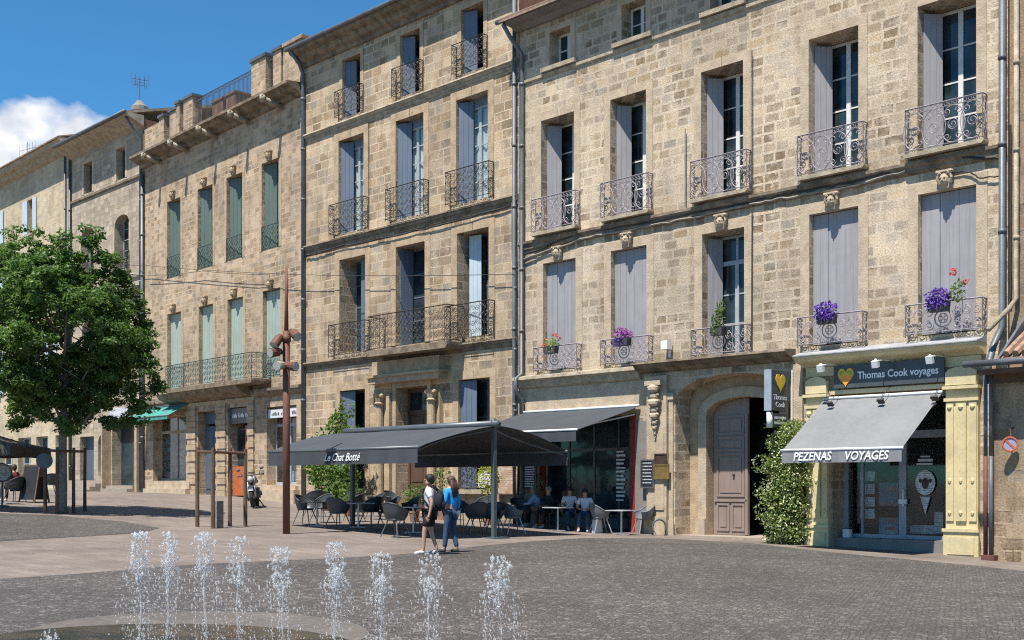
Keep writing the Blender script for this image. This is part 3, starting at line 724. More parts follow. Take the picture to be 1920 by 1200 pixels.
iw.quad((ix0, .75, izs), (ix0, 1.3, izs), (ix0, 1.3, -2), (ix0, .75, -2)); iw.quad((ix1, .75, izs), (ix1, 1.3, izs), (ix1, 1.3, -2), (ix1, .75, -2))
spandrel(iw, ix0, ix1, izs, iza, zt, .75, 1.3); D.part('portal_wall', iw, M['dress_dark'])
am = MB(); A = arch(ix0, ix1, izs, iza); Bq = arch(ix0 - .3, ix1 + .3, izs, iza + .3)
for (p, q), (r_, t_) in zip(zip(A, A[1:]), zip(Bq, Bq[1:])):
    am.quad((p[0], .64, p[1]), (q[0], .64, q[1]), (t_[0], .64, t_[1]), (r_[0], .64, r_[1])); am.quad((r_[0], .64, r_[1]), (t_[0], .64, t_[1]), (t_[0], .749, t_[1]), (r_[0], .749, r_[1])); am.quad((p[0], .64, p[1]), (p[0], .749, p[1]), (q[0], .749, q[1]), (q[0], .64, q[1]))
am.box(ix0 - .3, ix0, .64, .749, -2, izs); am.box(ix1, ix1 + .3, .64, .749, -2, izs)
am.box(ix0 - .36, ix0 - .002, .56, .639, -2, .5); D.part('door_arch', am, M['dress'])
gd = D.gnd(ix0)
def doorleaf(x0, x1, y, z0, zsp, zap, left=True):
    mb = MB(); A = arch(ix0 + .02, ix1 - .02, zsp, zap, 28); A = [p for p in A if x0 <= p[0] <= x1]
    top = [(x0, min([p[1] for p in A[:1]]) if left else A[0][1])] + A + [(x1, A[-1][1])]
    mb.prism([(x0, z0), (x1, z0)] + top[::-1], y, y + .06)
    W_ = x1 - x0; m = .13
    def panel(a, c, e, g):
        mb.box(a, c, y - .03, y - .001, e, e + .06); mb.box(a, c, y - .03, y - .001, g - .06, g); mb.box(a, a + .06, y - .03, y - .001, e + .06, g - .06); mb.box(c - .06, c, y - .03, y - .001, e + .06, g - .06); mb.box(a + .12, c - .12, y - .02, y - .001, e + .12, g - .12)
    panel(x0 + m, x0 + W_ * .47, z0 + .12, z0 + .95); panel(x0 + W_ * .53, x1 - m, z0 + .12, z0 + .95)
    mb.box(x0 + .05, x1 - .03, y - .05, y - .001, z0 + 1.0, z0 + 1.08); panel(x0 + m, x1 - m, z0 + 1.15, z0 + 2.45); panel(x0 + m, x1 - m, z0 + 2.52, z0 + 2.95); panel(x0 + m, x1 - m, z0 + 3.02, zsp - .02)
    mb.box(x1 - .1, x1 - .0, y - .05, y - .03, z0 + .02, zsp); return mb
mid = (ix0 + ix1) / 2
dl = D.part('door', doorleaf(ix0 + .02, mid, 1.0, gd + .04, izs, iza - .02), M['mauve'])
kn = MB(); kn.ell((mid - .5, .95, gd + 1.85), (.04, .05, .04)); D.part('handle', kn, M['bronze'], dl, True)
od = MB(); od.box(ix1 - .07, ix1 - .01, 1.35, 2.5, gd + .04, izs); od.box(ix1 - .11, ix1 - .07, 1.5, 2.35, gd + .3, gd + 1.2); od.box(ix1 - .11, ix1 - .07, 1.5, 2.35, gd + 1.5, gd + 3); D.part('door', od, M['brown'])
fl = MB(); fl.box(nx0 + .01, nx1 - .01, .05, 3.1, gd - .3, gd + .03); D.part('doorstep', fl, M['kerbstone'])
# pilasters with plinths and a carved console beside the portal
pl = MB(); p0, p1 = D.S(1217), D.S(1254)
pl.box(p0, p1, -.12, -.001, -2, 4.85); pl.box(p0 - .05, p1 + .05, -.2, -.121, -2, .55); pl.box(p0 - .03, p1 + .03, -.16, -.121, 4.55, 4.84); pl.box(p0 + .08, p1 - .08, -.15, -.121, .75, 3.1)
pl.box(p1 + .04, p1 + .2, -.06, -.001, -2, 4.1); pl.box(p1 + .02, p1 + .24, -.1, -.001, 4.101, 4.3); pl.box(p1 + .04, p1 + .24, -.1, -.061, -2, .45)
D.part('pilaster', pl, M['dress'])
co = MB(); c = (p0 + p1) / 2
for z, r in ((4.45, .2), (4.22, .15), (4.02, .19), (3.8, .13), (3.62, .15), (3.42, .1), (3.25, .08), (3.08, .05), (2.95, .035)):
    co.ell((c, -.17 - r * .5, z), (r, r * .8, r * .72), 9, 5)
    for sg in (-1, 1): co.ell((c + sg * r * .75, -.2 - r * .3, z + .04), (r * .5, r * .45, r * .4), 7, 4)
co.box(c - .3, c + .3, -.34, -.161, 4.55, 4.7); co.box(c - .22, c + .22, -.3, -.161, 4.08, 4.13); D.part('carved_console', co, M['dress'])
pr = MB(); p2, p3 = D.S(1486), D.S(1508); pr.box(p2, p3, -.1, -.001, -2, 4.85); pr.box(p2 - .03, p3 + .03, -.16, -.101, -2, .45)
D.part('pilaster', pr, M['dress'])
# cafe front: a deep opening with red posts and glazed doors
cx0, cx1, czt = D.S(1004), D.S(1192), 3.72
D.hole(cx0, cx1, -2, czt, .95)
rd = MB(); rd.box(cx1 - .19, cx1 - .001, -.02, .12, -1, czt - .001); D.part('door_frame', rd, M['red_frame']); rd = MB(); rd.box(cx0 + .001, cx0 + .17, .2, .34, -1, czt - .001); D.part('door_frame', rd, M['red_frame'])
gr = MB(); gr.box(cx1 + .002, p0 - .06, -.03, -.001, -2, 3.5); gr.box(D.S(988), cx0 - .002, -.03, -.001, -2, 3.5); D.part('render_panel', gr, M['grey_render'])
cf = MB(); cgz = D.gnd((cx0 + cx1) / 2)
xs = [cx0 + .02, cx0 + 1.0, cx0 + 2.1, cx0 + 3.15, cx1 - .72, cx1 - .05]
for x in xs: cf.box(x - .035, x + .035, .6, .68, cgz - .3, czt - .01)
cf.box(cx0 + .06, cx1 - .09, .6, .68, 2.62, 2.72); cf.box(cx0 + .06, cx1 - .09, .6, .68, czt - .1, czt - .02); cf.box(cx0 + .06, cx1 - .8, .6, .68, cgz, cgz + .35)
cfo = D.part('shop_window', cf, M['alu']); cg = MB(); cg.box(cx0 + .06, cx1 - .09, .63, .645, cgz, czt - .05); D.part('pane', cg, M['pane'], cfo)
rp = MB(); rp.box(D.S(987), p0 - .06, -.012, -.001, czt + .31, 4.76); D.part('smooth_lintel_course', rp, M['dress'])
ls_ = MB()
for k in range(13): ls_.box(cx1 - 1.28, cx1 - .98 + (k % 3) * .04, .58, .597, 1.0 + k * .13, 1.045 + k * .13 + (k % 2) * .02)
D.part('window_list', ls_, M['white_letter'], cfo)
lt_ = MB(); lt_.box(cx0 + .05, cx1 - .001, -.05, -.001, czt + .03, czt + .3); D.part('lintel', lt_, M['dress'])
# travel shop: yellow pilasters, frieze, lead topped cornice
sx0, sx1 = D.S(1561), D.S(1774); szt = 3.95
D.hole(sx0, sx1, -2, szt, 1.1)
yl = MB(); gs = D.gnd(sx1) - .1
def pilaster(mb, a, c):
    mb.box(a, c, -.14, -.001, gs - .3, 3.9); mb.box(a - .04, c + .04, -.2, -.141, gs - .3, gs + .75); mb.box(a - .06, c + .06, -.24, -.201, gs + .68, gs + .76)
    w = c - a; mb.box(a + w * .08, c - w * .08, -.225, -.201, gs + .12, gs + .55)
    for x0, x1, y0 in ((a + .02, a + w * .26, 0), (a + w * .34, a + w * .66, .02), (c - w * .26, c - .02, 0)):
        mb.box(x0, x1, -.175 - y0, -.141, gs + .95, 3.55)
        mb.ell(((x0 + x1) / 2, -.18 - y0, 3.45), (.07, .04, .06), 7, 4); mb.ell(((x0 + x1) / 2, -.18 - y0, gs + 1.15), (.05, .03, .06), 7, 4); mb.ell(((x0 + x1) / 2, -.18 - y0, gs + 1.95), (.05, .03, .07), 7, 4)
    mb.box(a - .03, c + .03, -.2, -.141, 3.6, 3.68); mb.box(a - .05, c + .05, -.26, -.001, 3.901, 3.98)
    n = 9; pr_ = [(a + .02, 4.0)] + [(a + .02 + (w - .04) * k / n, 4.32 + .13 * math.sin(math.pi * k / n) ** .6) for k in range(n + 1)] + [(c - .02, 4.0)]
    mb.prism(pr_, -.22, -.001)
pilaster(yl, D.S(1517), D.S(1558)); pilaster(yl, D.S(1778), D.S(1838))
yl.box(D.S(1517) - .05, D.S(1838) + .05, -.08, -.001, 4.47, 4.72); yl.box(sx0 - .03, sx1 + .03, -.14, -.001, szt, 4.06)
D.part('shopfront', yl, M['yellow'])
k0, k1 = D.S(1508), D.S(1850)
D.band('shop_cornice', k0, k1, [(0, 4.73), (.1, 4.73), (.2, 4.8), (.44, 4.86), (.5, 4.93), (.56, 4.95), (.56, 5.0), (0, 5.0)], 'yellow')
D.band('lead_flashing', k0 - .01, k1 + .01, [(0, 5.2), (.12, 5.16), (.6, 5.03), (.6, 5.003), (0, 5.003)], 'lead')
sg_ = D.gnd(sx0)
st_ = MB(); st_.box(sx0 + .01, sx1 - .01, .12, 1.05, gs - .5, gs + .42); D.part('doorstep', st_, M['grey_render'])
sf = MB(); zb = gs + .421; xm = D.S(1692, -.6)
for x, w in ((sx0 + .06, .06), (sx0 + .55, .03), (xm, .1), (sx1 - .06, .06)): sf.box(x - w, x + w, .6, .7, zb, szt - .001)
for a, c in ((sx0 + .12, xm - .1), (xm + .1, sx1 - .12)): sf.box(a, c, .6, .7, zb, zb + .1); sf.box(a, c, .6, .7, 2.75, 2.95); sf.box(a, c, .6, .7, szt - .12, szt - .001)
sfo = D.part('shop_window', sf, M['metal']); sp_ = MB(); sp_.box(sx0 + .1, sx1 - .1, .64, .65, zb + .05, szt - .05); D.part('pane', sp_, M['pane_shop'], sfo)
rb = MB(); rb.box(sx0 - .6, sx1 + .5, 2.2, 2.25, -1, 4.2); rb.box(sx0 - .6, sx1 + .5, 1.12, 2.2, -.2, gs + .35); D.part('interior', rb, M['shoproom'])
ps = MB()
px_ = lambda x, y: (D.S(x, -.78), D.Z(x, y, -.78))
for y in (893, 917, 941, 963):
    a, z = px_(1613, y); c, _ = px_(1640, y); ps.box(a, c, .78, .79, z - .13, z + .13)
D.part('price_sheets', ps, M['poster_w'], sfo)
pb = MB()
for (x0, y0, x1, y1) in ((1648, 905, 1684, 948), (1648, 970, 1684, 1003)):
    a, z1 = px_(x0, y0); c, _ = px_(x1, y0); _, z0 = px_(x0, y1); pb.box(a, c, .78, .79, z0, z1)
D.part('poster', pb, M['poster_b'], sfo)
po = MB(); a, z = px_(1752, 1000); c, _ = px_(1768, 1000); po.box(a, c, .78, .8, z, z + .55); a2, z2 = px_(1702, 1000); po.box(a2, a - .05, .9, 1.2, z2, z2 + .22); D.part('window_display', po, M['poster_w'], sfo)
# round white door decal with a dark ice-cream cone
dc = MB(); a, z = D.S(1735, -.59), D.Z(1735, 905, -.59); n = 22
dc.prism([(a + .27 * math.cos(6.283 * k / n), z + .33 * math.sin(6.283 * k / n)) for k in range(n)], .583, .589); dc.prism([(a - .14, z - .36), (a + .14, z - .36), (a, z - .82)], .583, .589); D.part('door_decal', dc, M['poster_w'], sfo)
dc2 = MB(); dc2.ell((a, .58, z - .02), (.1, .004, .15), 9, 6); dc2.ell((a - .13, .58, z + .05), (.05, .004, .06), 7, 5); dc2.ell((a + .13, .58, z + .05), (.05, .004, .06), 7, 5); D.part('decal_print', dc2, M['pane_shop'] if 0 else M['bronze'], sfo)
dc3 = MB(); dc3.box(a - .2, a + .2, .584, .589, z + .55, z + .62); dc3.box(a - .13, a + .13, .584, .589, z + .66, z + .7); dc3.box(a - .24, a + .2, .584, .589, z + .46, z + .51); D.part('door_lettering', dc3, M['grey_letter'], sfo)
hd = MB(); hx = xm + .02; hd.box(hx - .1, hx + .12, .54, .599, 1.02, 1.14); hd.box(hx + .02, hx + .05, .52, .58, .95, 1.4); D.part('handle', hd, M['lampwhite'], sfo)
ml = MB(); ml.box(sx0 + .13, sx0 + .33, .3, .45, zb, zb + .22); D.part('meter_box', ml, M['lampwhite'])
# cables, wall lamp, right hand pipes
def cable(b, pts, r=.025, mat='cable', seg=6, wob=.03, seed=1, name='cable'):
    q = random.Random(seed); P = []
    for (a, c) in zip(pts, pts[1:]):
        for k in range(seg):
            f = k / seg; P.append(tuple(a[i] + (c[i] - a[i]) * f + (q.uniform(-wob, wob) if i == 2 else 0) for i in range(3)))
    P.append(pts[-1]); mb = MB(); mb.tube([(a, -t, z) for a, t, z in P], r, 5); return b.part(name, mb, M[mat])
cz = lambda x, y: (D.S(x), .08, D.Z(x, y))
cable(D, [(.3, .08, 9.32), cz(1090, 437), cz(1180, 425), cz(1290, 403), cz(1420, 377), cz(1500, 362), cz(1600, 343), cz(1690, 318), cz(1740, 305), cz(1790, 295), cz(1880, 299)], .035, 'cable', 8, .025, 2)
cable(D, [(.3, .1, 9.2), cz(1100, 447), cz(1190, 431), cz(1300, 409), cz(1430, 381), cz(1510, 366), cz(1610, 349), cz(1700, 322)], .035, 'cable_g', 8, .03, 3)
cable(D, [cz(1413, 95), cz(1413, 380), cz(1412, 655)], .015, 'cable', 5, 0, 3); cable(D, [cz(1288, 242), cz(1288, 390)], .02, 'cable_g', 4, 0, 3)
cable(D, [cz(1770, 330), cz(1815, 322), cz(1840, 335), cz(1880, 330)], .02, 'cable', 6, .02, 5)
wl_ = MB(); a, z = D.S(1257), D.Z(1257, 655); wl_.box(a - .12, a + .12, -.32, -.06, z - .02, z + .24); wl_.box(a - .03, a + .03, -.06, -.001, z - .25, z + .1); D.part('wall_lamp', wl_, M['lampwhite'])
xr = D.S(1884)
D.pipe([(xr, .16, 17.1), (xr, .16, 5.35), (xr - .1, .4, 4.9), (D.S(1853, .9), .9, 4.35), (D.S(1853, .9), .9, 4.2)], .085, 'zinc')
D.wall()
# ------------------------------------------------------------------ E: the edge of the next house with its low tiled lean-to
E_ = Fac('neighbour_house', 'brown stone house at the right edge with a low tiled lean-to', 1893, 2080, -1225, 1240, 61.3, 19, M['stone_e'])
E_.band('string_course', 1.0, E_.W, [(0, 10.3), (.12, 10.28), (.12, 9.7), (0, 9.6)], 'ledge_dirty')
sr = MB(); sr.box(.9, 1.25, -.03, -.001, 10.4, 19); sr.box(.9, 1.3, -.03, -.001, 5.9, 9.6); E_.part('window_surround', sr, M['dress_dark'])
lo_ = MB(); T = 1.0
lo_.box(-.0, 1.0, -T, -.001, -2, 3.9); lo_.box(2.6, E_.W, -T, -.001, -2, 3.9); lo_.box(1.0, 2.6, -T, -.001, 3.1, 3.9); lo_.box(-.03, .5, -T - .06, -T - .001, -2, .05)
E_.part('lean_to', lo_, M['stone_e'])
dd_ = MB(); dd_.box(1.001, 2.599, -T + .25, -T + .32, -1, 3.099)
for k in range(5): dd_.box(1.05 + k * .31, 1.05 + k * .31 + .27, -T + .215, -T + .249, -.1, 3)
E_.part('door', dd_, M['wood']); ar = MB(); ar.box(.82, .995, -T - .05, -T - .001, -1, 3.25); ar.box(.995, 2.7, -T - .05, -T - .001, 3.101, 3.3); E_.part('door_surround', ar, M['dress_dark'])
tl = MB()
for k in range(24):
    x = .62 + k * .21
    tl.tube([(x, -1.72, 4.5), (x, -.02, 5.35)], .085, 6)
tl.prism([(-1.7, 4.42), (-.001, 5.28), (-.001, 5.18), (-1.7, 4.34)], .5, E_.W, 'x'); E_.part('roof', tl, M['tile'])
E_.pipe([(-.35, 1.75, 4.33), (E_.W, 1.75, 4.33)], .08, 'zinc_dark', False, 'gutter')
ev = MB(); ev.box(-.1, E_.W, -1.62, -.9, 4.1, 4.2); ev.box(-.06, E_.W, -1.12, -1.0, 3.901, 4.099); E_.part('eaves', ev, M['wood'])
vg = MB(); vg.prism([(-1.74, 4.4), (-.0, 5.65), (-.0, 5.3), (-1.74, 4.28)], .4, .46, 'x'); E_.part('verge_flashing', vg, M['zinc'])
ex = E_.S(1910)
E_.pipe([(ex, .14, 19), (ex, .14, 6.0), (ex - .1, .3, 5.75), (ex - .35, .9, 5.2)], .06, 'ledge')
for q, (a, m2) in enumerate(((-.12, 'castiron'), (.1, 'castiron'))):
    x = E_.S(1848 + q * 10, 1.12)
    E_.pipe([(x, 1.12, 4.2), (x, 1.12, 2.2)], .05, 'zinc', False); E_.pipe([(x, 1.12, 2.2), (x, 1.12, E_.gnd(x, 1.1) + .12)], .056, m2 if q == 0 else 'zinc_dark', False)
bs = MB(); x = E_.S(1857, 1.15); bs.box(x - .16, x + .14, -1.3, -1.01, -1.2, E_.gnd(x, 1.1) + .13); E_.part('pipe_base', bs, M['castiron'])
cable(E_, [(E_.S(1898), .1, 10.2), (E_.S(1898), .12, 6)], .03, 'cable', 4, .01, 4)
E_.wall()
# ------------------------------------------------------------------ C: the tall brown house with blue-grey shutters
Cb = Fac('tall_stone_house', 'tall brown limestone house with blue grey shutters and three balconied floors behind the charcoal canopy', 570, 973, -1225, 1240, 61.3, 19.25, M['stone_c'])
c4z, c3z, c2z, c0z = (16.3, 18.63), (11.66, 15.43), (6.82, 10.6), (1.35, 5.3)
for i, (a, c) in enumerate(((642.5, 676), (751, 787.5), (865, 907))):
    x0, x1 = Cb.S(a), Cb.S(c); Cb.hole(x0, x1, *c4z, 1.0); Cb.surround(x0, x1, *c4z, w=.2, mat='dress_dark', key=False)
    Cb.window(x0, x1, *c4z, .75, 3, 'blueframe', 'pane'); Cb.leafpanel(x0 + .02, .12, x0 + (x1 - x0) * .46, .3, c4z[0] + .04, c4z[1] - .06, 'blue_sh', 2); Cb.leafpanel(x1 - .03, .2, x1 - .05, .6, c4z[0] + .04, c4z[1] - .06, 'blue_sh', 2)
    balcony(Cb, x0 - .24, x1 + .2, c4z[0], 1.05, .25, 'dense', 'iron', slab_h=0)
for i, (a, c) in enumerate(((635.4, 682.5), (742.5, 794.6), (856, 915.4))):
    x0, x1 = Cb.S(a), Cb.S(c); Cb.hole(x0, x1, *c3z, 1.0); Cb.surround(x0, x1, *c3z, w=.3, mat='dress_dark')
    Cb.window(x0, x1, c3z[0], c3z[1] - .3, .42, 5, 'greyframe', 'pane_clear'); hd = MB(); hd.box(x0, x1, .4, .48, c3z[1] - .299, c3z[1] - .001); Cb.part('window_head', hd, M['blueframe'])
    cu = MB(); w = x1 - x0
    rows = [[(x0 + w * k / 24, .52 + .03 * math.sin(k * 1.7 + i), z) for k in range(25)] for z in (c3z[0], c3z[1] - .3)]; cu.grid(rows); Cb.part('curtain', cu, M['curtain'])
    Cb.leafpanel(x0 + .02, .1, x0 + w * .32, .36, c3z[0] + .04, c3z[1] - .08, 'blue_sh', 3); Cb.leafpanel(x1 - .03, .2, x1 - .06, .55, c3z[0] + .04, c3z[1] - .08, 'blue_sh', 3)
    balcony(Cb, x0 - .3, x1 + .3, c3z[0] - .04, 1.2, .28, 'dense', 'iron', slab_h=0)
for i, (a, c) in enumerate(((637, 685.3), (742.7, 797), (857.5, 917))):
    x0, x1 = Cb.S(a), Cb.S(c); Cb.hole(x0, x1, *c2z, 1.0); Cb.surround(x0, x1, *c2z, w=.3, mat='dress_dark'); w = x1 - x0
    Cb.window(x0, x1, *c2z, .8, 4, 'blueframe', 'pane')
    if i == 0: Cb.leafpanel(x0 + w * .52, .42, x1 - .03, .4, c2z[0] + .04, c2z[1] - .06, 'blue_sh', 3)
    elif i == 1: Cb.leafpanel(x0 + .03, .2, x0 + .1, .74, c2z[0] + .04, c2z[1] - .06, 'blue_sh', 3); Cb.leafpanel(x1 - .02, .3, x1 - .06, .7, c2z[0] + .04, c2z[1] - .06, 'blue_sh', 3)
    else: Cb.leafpanel(x0 + w * .12, .42, x0 + w * .45, .5, c2z[0] + .04, c2z[1] - .06, 'sky_sh', 3); Cb.leafpanel(x1 - .28, .3, x1 - .02, .2, c2z[0] + .04, c2z[1] - .06, 'blue_sh', 3)  # pale blue leaf: sunlight on a blue grey shutter put into its colour
    if i != 1: balcony(Cb, x0 - .35, x1 + .3, c2z[0] - .16, 1.3, .3, 'dense', 'iron', slab_h=0)
q = .85
bx0, bx1 = Cb.S(690, q), Cb.S(838, q)
balcony(Cb, bx0, bx1, 6.62, 1.3, q, 'dense', 'iron', 'ledge_dirty', .24)
for z, h in ((16.15, .3), (11.5, .36), (6.62, .3)):
    Cb.band('string_course', .02, Cb.W - .02, [(0, z), (.16, z - .02), (.18, z - .08), (.12, z - .12), (.1, z - h * .6), (.05, z - h * .65), (.05, z - h), (0, z - h - .03)], 'ledge_dirty' if z < 15 else 'ledge')
# ground floor openings and the carved doorway
for i, (a, c) in enumerate(((637.7, 685), (860, 919))):
    x0, x1 = Cb.S(a), Cb.S(c); Cb.hole(x0, x1, *c0z, 1.0); Cb.surround(x0, x1, *c0z, w=.3, mat='dress_dark'); w = x1 - x0
    Cb.window(x0, x1, *c0z, .7, 3, 'blueframe', 'pane'); Cb.leafpanel(x0 + .04, .1, x0 + w * .46, .2, c0z[0] + .03, c0z[1] - .04, 'blue_sh', 3); Cb.leafpanel(x1 - .03, .1, x1 - .08, .6, c0z[0] + .03, c0z[1] - .04, 'blue_sh', 3)
    gl = MB(); rail_panel(gl, x0 + .02, x1 - .02, c0z[0], 1.2, -.03, 'dense'); Cb.part('window_grille', gl, M['iron'])
    sl_ = MB(); sl_.box(x0 - .35, x1 + .35, -.2, -.001, c0z[0] - .16, c0z[0] - .002); sl_.box(x0 - .3, x0 - .05, -.14, -.001, c0z[0] - .5, c0z[0] - .161); sl_.box(x1 + .05, x1 + .3, -.14, -.001, c0z[0] - .5, c0z[0] - .161); Cb.part('window_sill', sl_, M['ledge'])
    ls_ = MB()
    for k in range(3): ls_.box(x0 + w * .55, x0 + w * .9, .66, .69, 4.3 - k * .36, 4.48 - k * .36)
    Cb.part('hanging_sign', ls_, M['chalk'])
x0, x1 = Cb.S(745.5), Cb.S(804); gC = Cb.gnd((x0 + x1) / 2); Cb.hole(x0, x1, -2, 5.2, .9)
df = MB(); df.box(x0, x1, .5, .6, 4.2, 4.36); df.box(x0, x0 + .12, .5, .6, -1, 5.2); df.box(x1 - .12, x1, .5, .6, -1, 5.2); df.box(x0 + .12, x1 - .12, .5, .6, 5.05, 5.2)
dfo = Cb.part('door_frame', df, M['brown'])
fg = MB()
for k in range(5): scroll(fg, x0 + .22 + (x1 - x0 - .44) * k / 4, 4.68, .14, .53, lambda a, y, z: (a, y, z), 1.4, k, 1 if k % 2 else -1, .012)
Cb.part('fanlight_grille', fg, M['iron'], dfo); pn = MB(); pn.box(x0 + .1, x1 - .1, .57, .58, 4.3, 5.1); Cb.part('pane', pn, M['pane'], dfo)
dr = MB(); dr.box(x0 + .12, x1 - .12, .56, .6, gC, 4.2); m = (x0 + x1) / 2
for a, c in ((x0 + .2, m - .06), (m + .06, x1 - .2)):
    for z0, z1 in ((gC + .25, gC + 1.1), (gC + 1.25, gC + 2.6), (gC + 2.75, 4.1)): dr.box(a, c, .53, .559, z0, z1)
Cb.part('door', dr, M['brown'])
dp = MB(); a0, a1 = Cb.S(704), Cb.S(840)
for a, c in ((a0 + .25, x0 - .28), (x1 + .28, a1 - .25)):
    dp.box(a, c, -.2, -.001, -2, 5.0); dp.box(a - .06, c + .06, -.28, -.201, -2, 1.1); mm = (a + c) / 2
    dp.tube([(mm, -.33, 1.1), (mm, -.33, 4.55)], .14, 10); dp.lathe((mm, -.33, 4.55), [(.16, 0), (.22, .08), (.15, .14), (.2, .3), (.27, .44)], 10)
    for sg in (-1, 1): dp.ell((mm + sg * .2, -.4, 4.92), (.09, .1, .09), 8, 5)
dp.box(x0 - .2, x0 - .001, -.1, -.001, -2, 5.2); dp.box(x1 + .001, x1 + .2, -.1, -.001, -2, 5.2); dp.box(x0 - .2, x1 + .2, -.1, -.001, 5.201, 5.4)
dp.box(a0 + .05, a1 - .05, -.42, -.101 if 0 else -.001, 5.401, 5.62); dp.box(a0 - .02, a1 + .02, -.5, -.001, 5.621, 5.72); dp.box(a0 + .15, a1 - .15, -.3, -.001, 5.721, 6.25)
Cb.part('door_surround', dp, M['dress_dark'])
stp = MB(); stp.box(x0 - .5, x1 + .5, -.7, .49, -1, gC + .12); Cb.part('doorstep', stp, M['kerbstone'])
# cornice, gutter, roof, chimney
Cb.band('cornice', -.15, Cb.W + .05, [(0, 18.95), (.1, 18.97), (.12, 19.1), (.3, 19.18), (.42, 19.35), (.62, 19.42), (.7, 19.55), (.7, 19.62), (0, 19.62)], 'ledge_dirty')
Cb.pipe([(-.25, .75, 19.62), (Cb.W, .75, 19.62)], .09, 'zinc_dark', False, 'gutter')
rf = MB(); rf.prism([(-.8, 19.68), (9, 22.4), (9, 22.2), (-.8, 19.58)], -.15, Cb.W, 'x'); Cb.part('roof', rf, M['tile'])
Cb.pipe([(.06, .7, 19.5), (.08, .3, 19.1), (.1, .12, 18.7), (.1, .12, Cb.gnd(.1))], .085, 'zinc')
Cb.pipe([(Cb.W - .16, .12, 11.2), (Cb.W - .16, .12, 9.6), (Cb.W - .08, .12, 9.3), (Cb.W - .08, .12, 1)], .06, 'zinc')
ch = MB(); a, c = Cb.S(738, -2.4), Cb.S(775, -2.4); ch.box(a, c, 2.4, 3.4, 19.5, 22.6); ch.box(a - .08, c + .08, 2.3, 3.5, 22.601, 22.8); Cb.part('chimney', ch, M['plaster'])
cy = lambda x, y: (Cb.S(x), .09, Cb.Z(x, y))
cable(Cb, [cy(576, 480), cy(600, 476), cy(640, 462), cy(700, 452), cy(800, 430), cy(880, 410), cy(960, 386)], .03, 'cable', 6, .03, 8)
cable(Cb, [cy(694, 225), cy(694, 440)], .015, 'cable', 4, 0, 8)
Cb.wall()
# ------------------------------------------------------------------ B2: the ochre house with green shutters and a roof terrace
Gb = Fac('terrace_house', 'ochre stone house with pale green shutters, carved keystones and a balustraded roof terrace', 271, 569, -1000, 568, 44.6, 18.25, M['stone_g'])
g2, g1 = (11.82, 15.68), (6.22, 10.04)
for i, (a, c) in enumerate(((313.7, 338.7), (371, 399), (425, 454.6), (491, 523))):
    x0, x1 = Gb.S(a), Gb.S(c); w = x1 - x0; Gb.hole(x0, x1, *g2, .9); Gb.surround(x0, x1, *g2, w=.2, mat='dress_dark', key=False, pr=.015)
    Gb.leafpanel(x0 + .03, .16, x0 + w * .49, .36, g2[0] + .03, g2[1] - .03, 'green_shaded', 3); Gb.leafpanel(x1 - .02, .42, x0 + w * .51, .38, g2[0] + .03, g2[1] - .03, 'green_sh' if i in (0, 2) else 'green_shaded', 3)  # two right leaves painted pale as if sunlit, the rest in a shaded green
    bk = MB(); bk.box(x0, x1, .7, .75, *g2); Gb.part('window', bk, M['pane']); Gb.keystone((x0 + x1) / 2, g2[1] + .04, .95)
    balcony(Gb, x0 + .01, x1 - .01, g2[0], 1.05, .02, 'dense', 'iron_green', slab_h=0)
for i, (a, c) in enumerate(((314, 340), (373, 400), (427, 456), (493, 526))):
    x0, x1 = Gb.S(a), Gb.S(c); w = x1 - x0; Gb.hole(x0, x1, *g1, .9); Gb.surround(x0, x1, *g1, w=.2, mat='dress_dark', key=False, pr=.015)
    Gb.leafpanel(x0 + .01, .2, x0 + w * .5 - .005, .2, g1[0] + .02, g1[1] - .03, 'green_sh', 3); Gb.leafpanel(x0 + w * .5 + .005, .2, x1 - .01, .2, g1[0] + .02, g1[1] - .03, 'green_sh', 3)
    Gb.keystone((x0 + x1) / 2, g1[1] + .04, .95)
    if i == 3: balcony(Gb, x0 + .01, x1 - .01, g1[0], 1.05, .02, 'dense', 'iron_green', slab_h=0)
q = .95; balcony(Gb, Gb.S(311, q), Gb.S(474, q) - .1, 6.12, 1.12, q, 'dense', 'iron_green', 'ledge_dirty', .2)
sb = MB(); a, c = Gb.S(322), Gb.S(474); sb.prism([(-.001, 5.92), (-.85, 5.92), (-.7, 5.72), (-.35, 5.55), (-.001, 5.45)], a, c, 'x'); Gb.part('balcony_support', sb, M['ledge_dirty'])
Gb.band('string_course', .02, c - 3.7, [(0, 5.9), (.1, 5.86), (.1, 5.6), (0, 5.55)], 'ledge_dirty')
Gb.band('string_course', c + .1, Gb.W - .02, [(0, 5.75), (.22, 5.72), (.22, 5.6), (.12, 5.45), (0, 5.35)], 'ledge_dirty')
# cornice on gargoyle brackets and the roof terrace
Gb.band('cornice', -.1, Gb.W - .05, [(0, 17.85), (.15, 17.9), (.2, 18.02), (.5, 18.1), (.6, 18.2), (.8, 18.24), (.8, 18.36), (0, 18.42)], 'ledge_dirty')
for x in (286, 336, 390, 450, 511):
    gg = MB(); a = Gb.S(x, .5); gg.tube([(a, -.1, 17.75), (a, -.5, 17.85), (a, -.88, 17.92)], [.12, .13, .1], 7); gg.ell((a, -.97, 17.95), (.15, .15, .16), 8, 6); gg.ell((a - .08, -1.04, 18.04), (.045, .045, .08), 6, 4); gg.ell((a + .08, -1.04, 18.04), (.045, .045, .08), 6, 4)
    Gb.part('gargoyle_bracket', gg, M['ledge'], smooth=True)
pp = MB()
def pier(x0, x1, zt, y=-.05, d=.5):
    a, c = Gb.S(x0), Gb.S(x1); pp.box(a, c, y, y + d, 18.421, zt); cap = MB(); cap.box(a - .07, c + .07, y - .07, y + d + .07, zt + .001, zt + .14); Gb.part('pier_cap', cap, M['zinc_dark'])
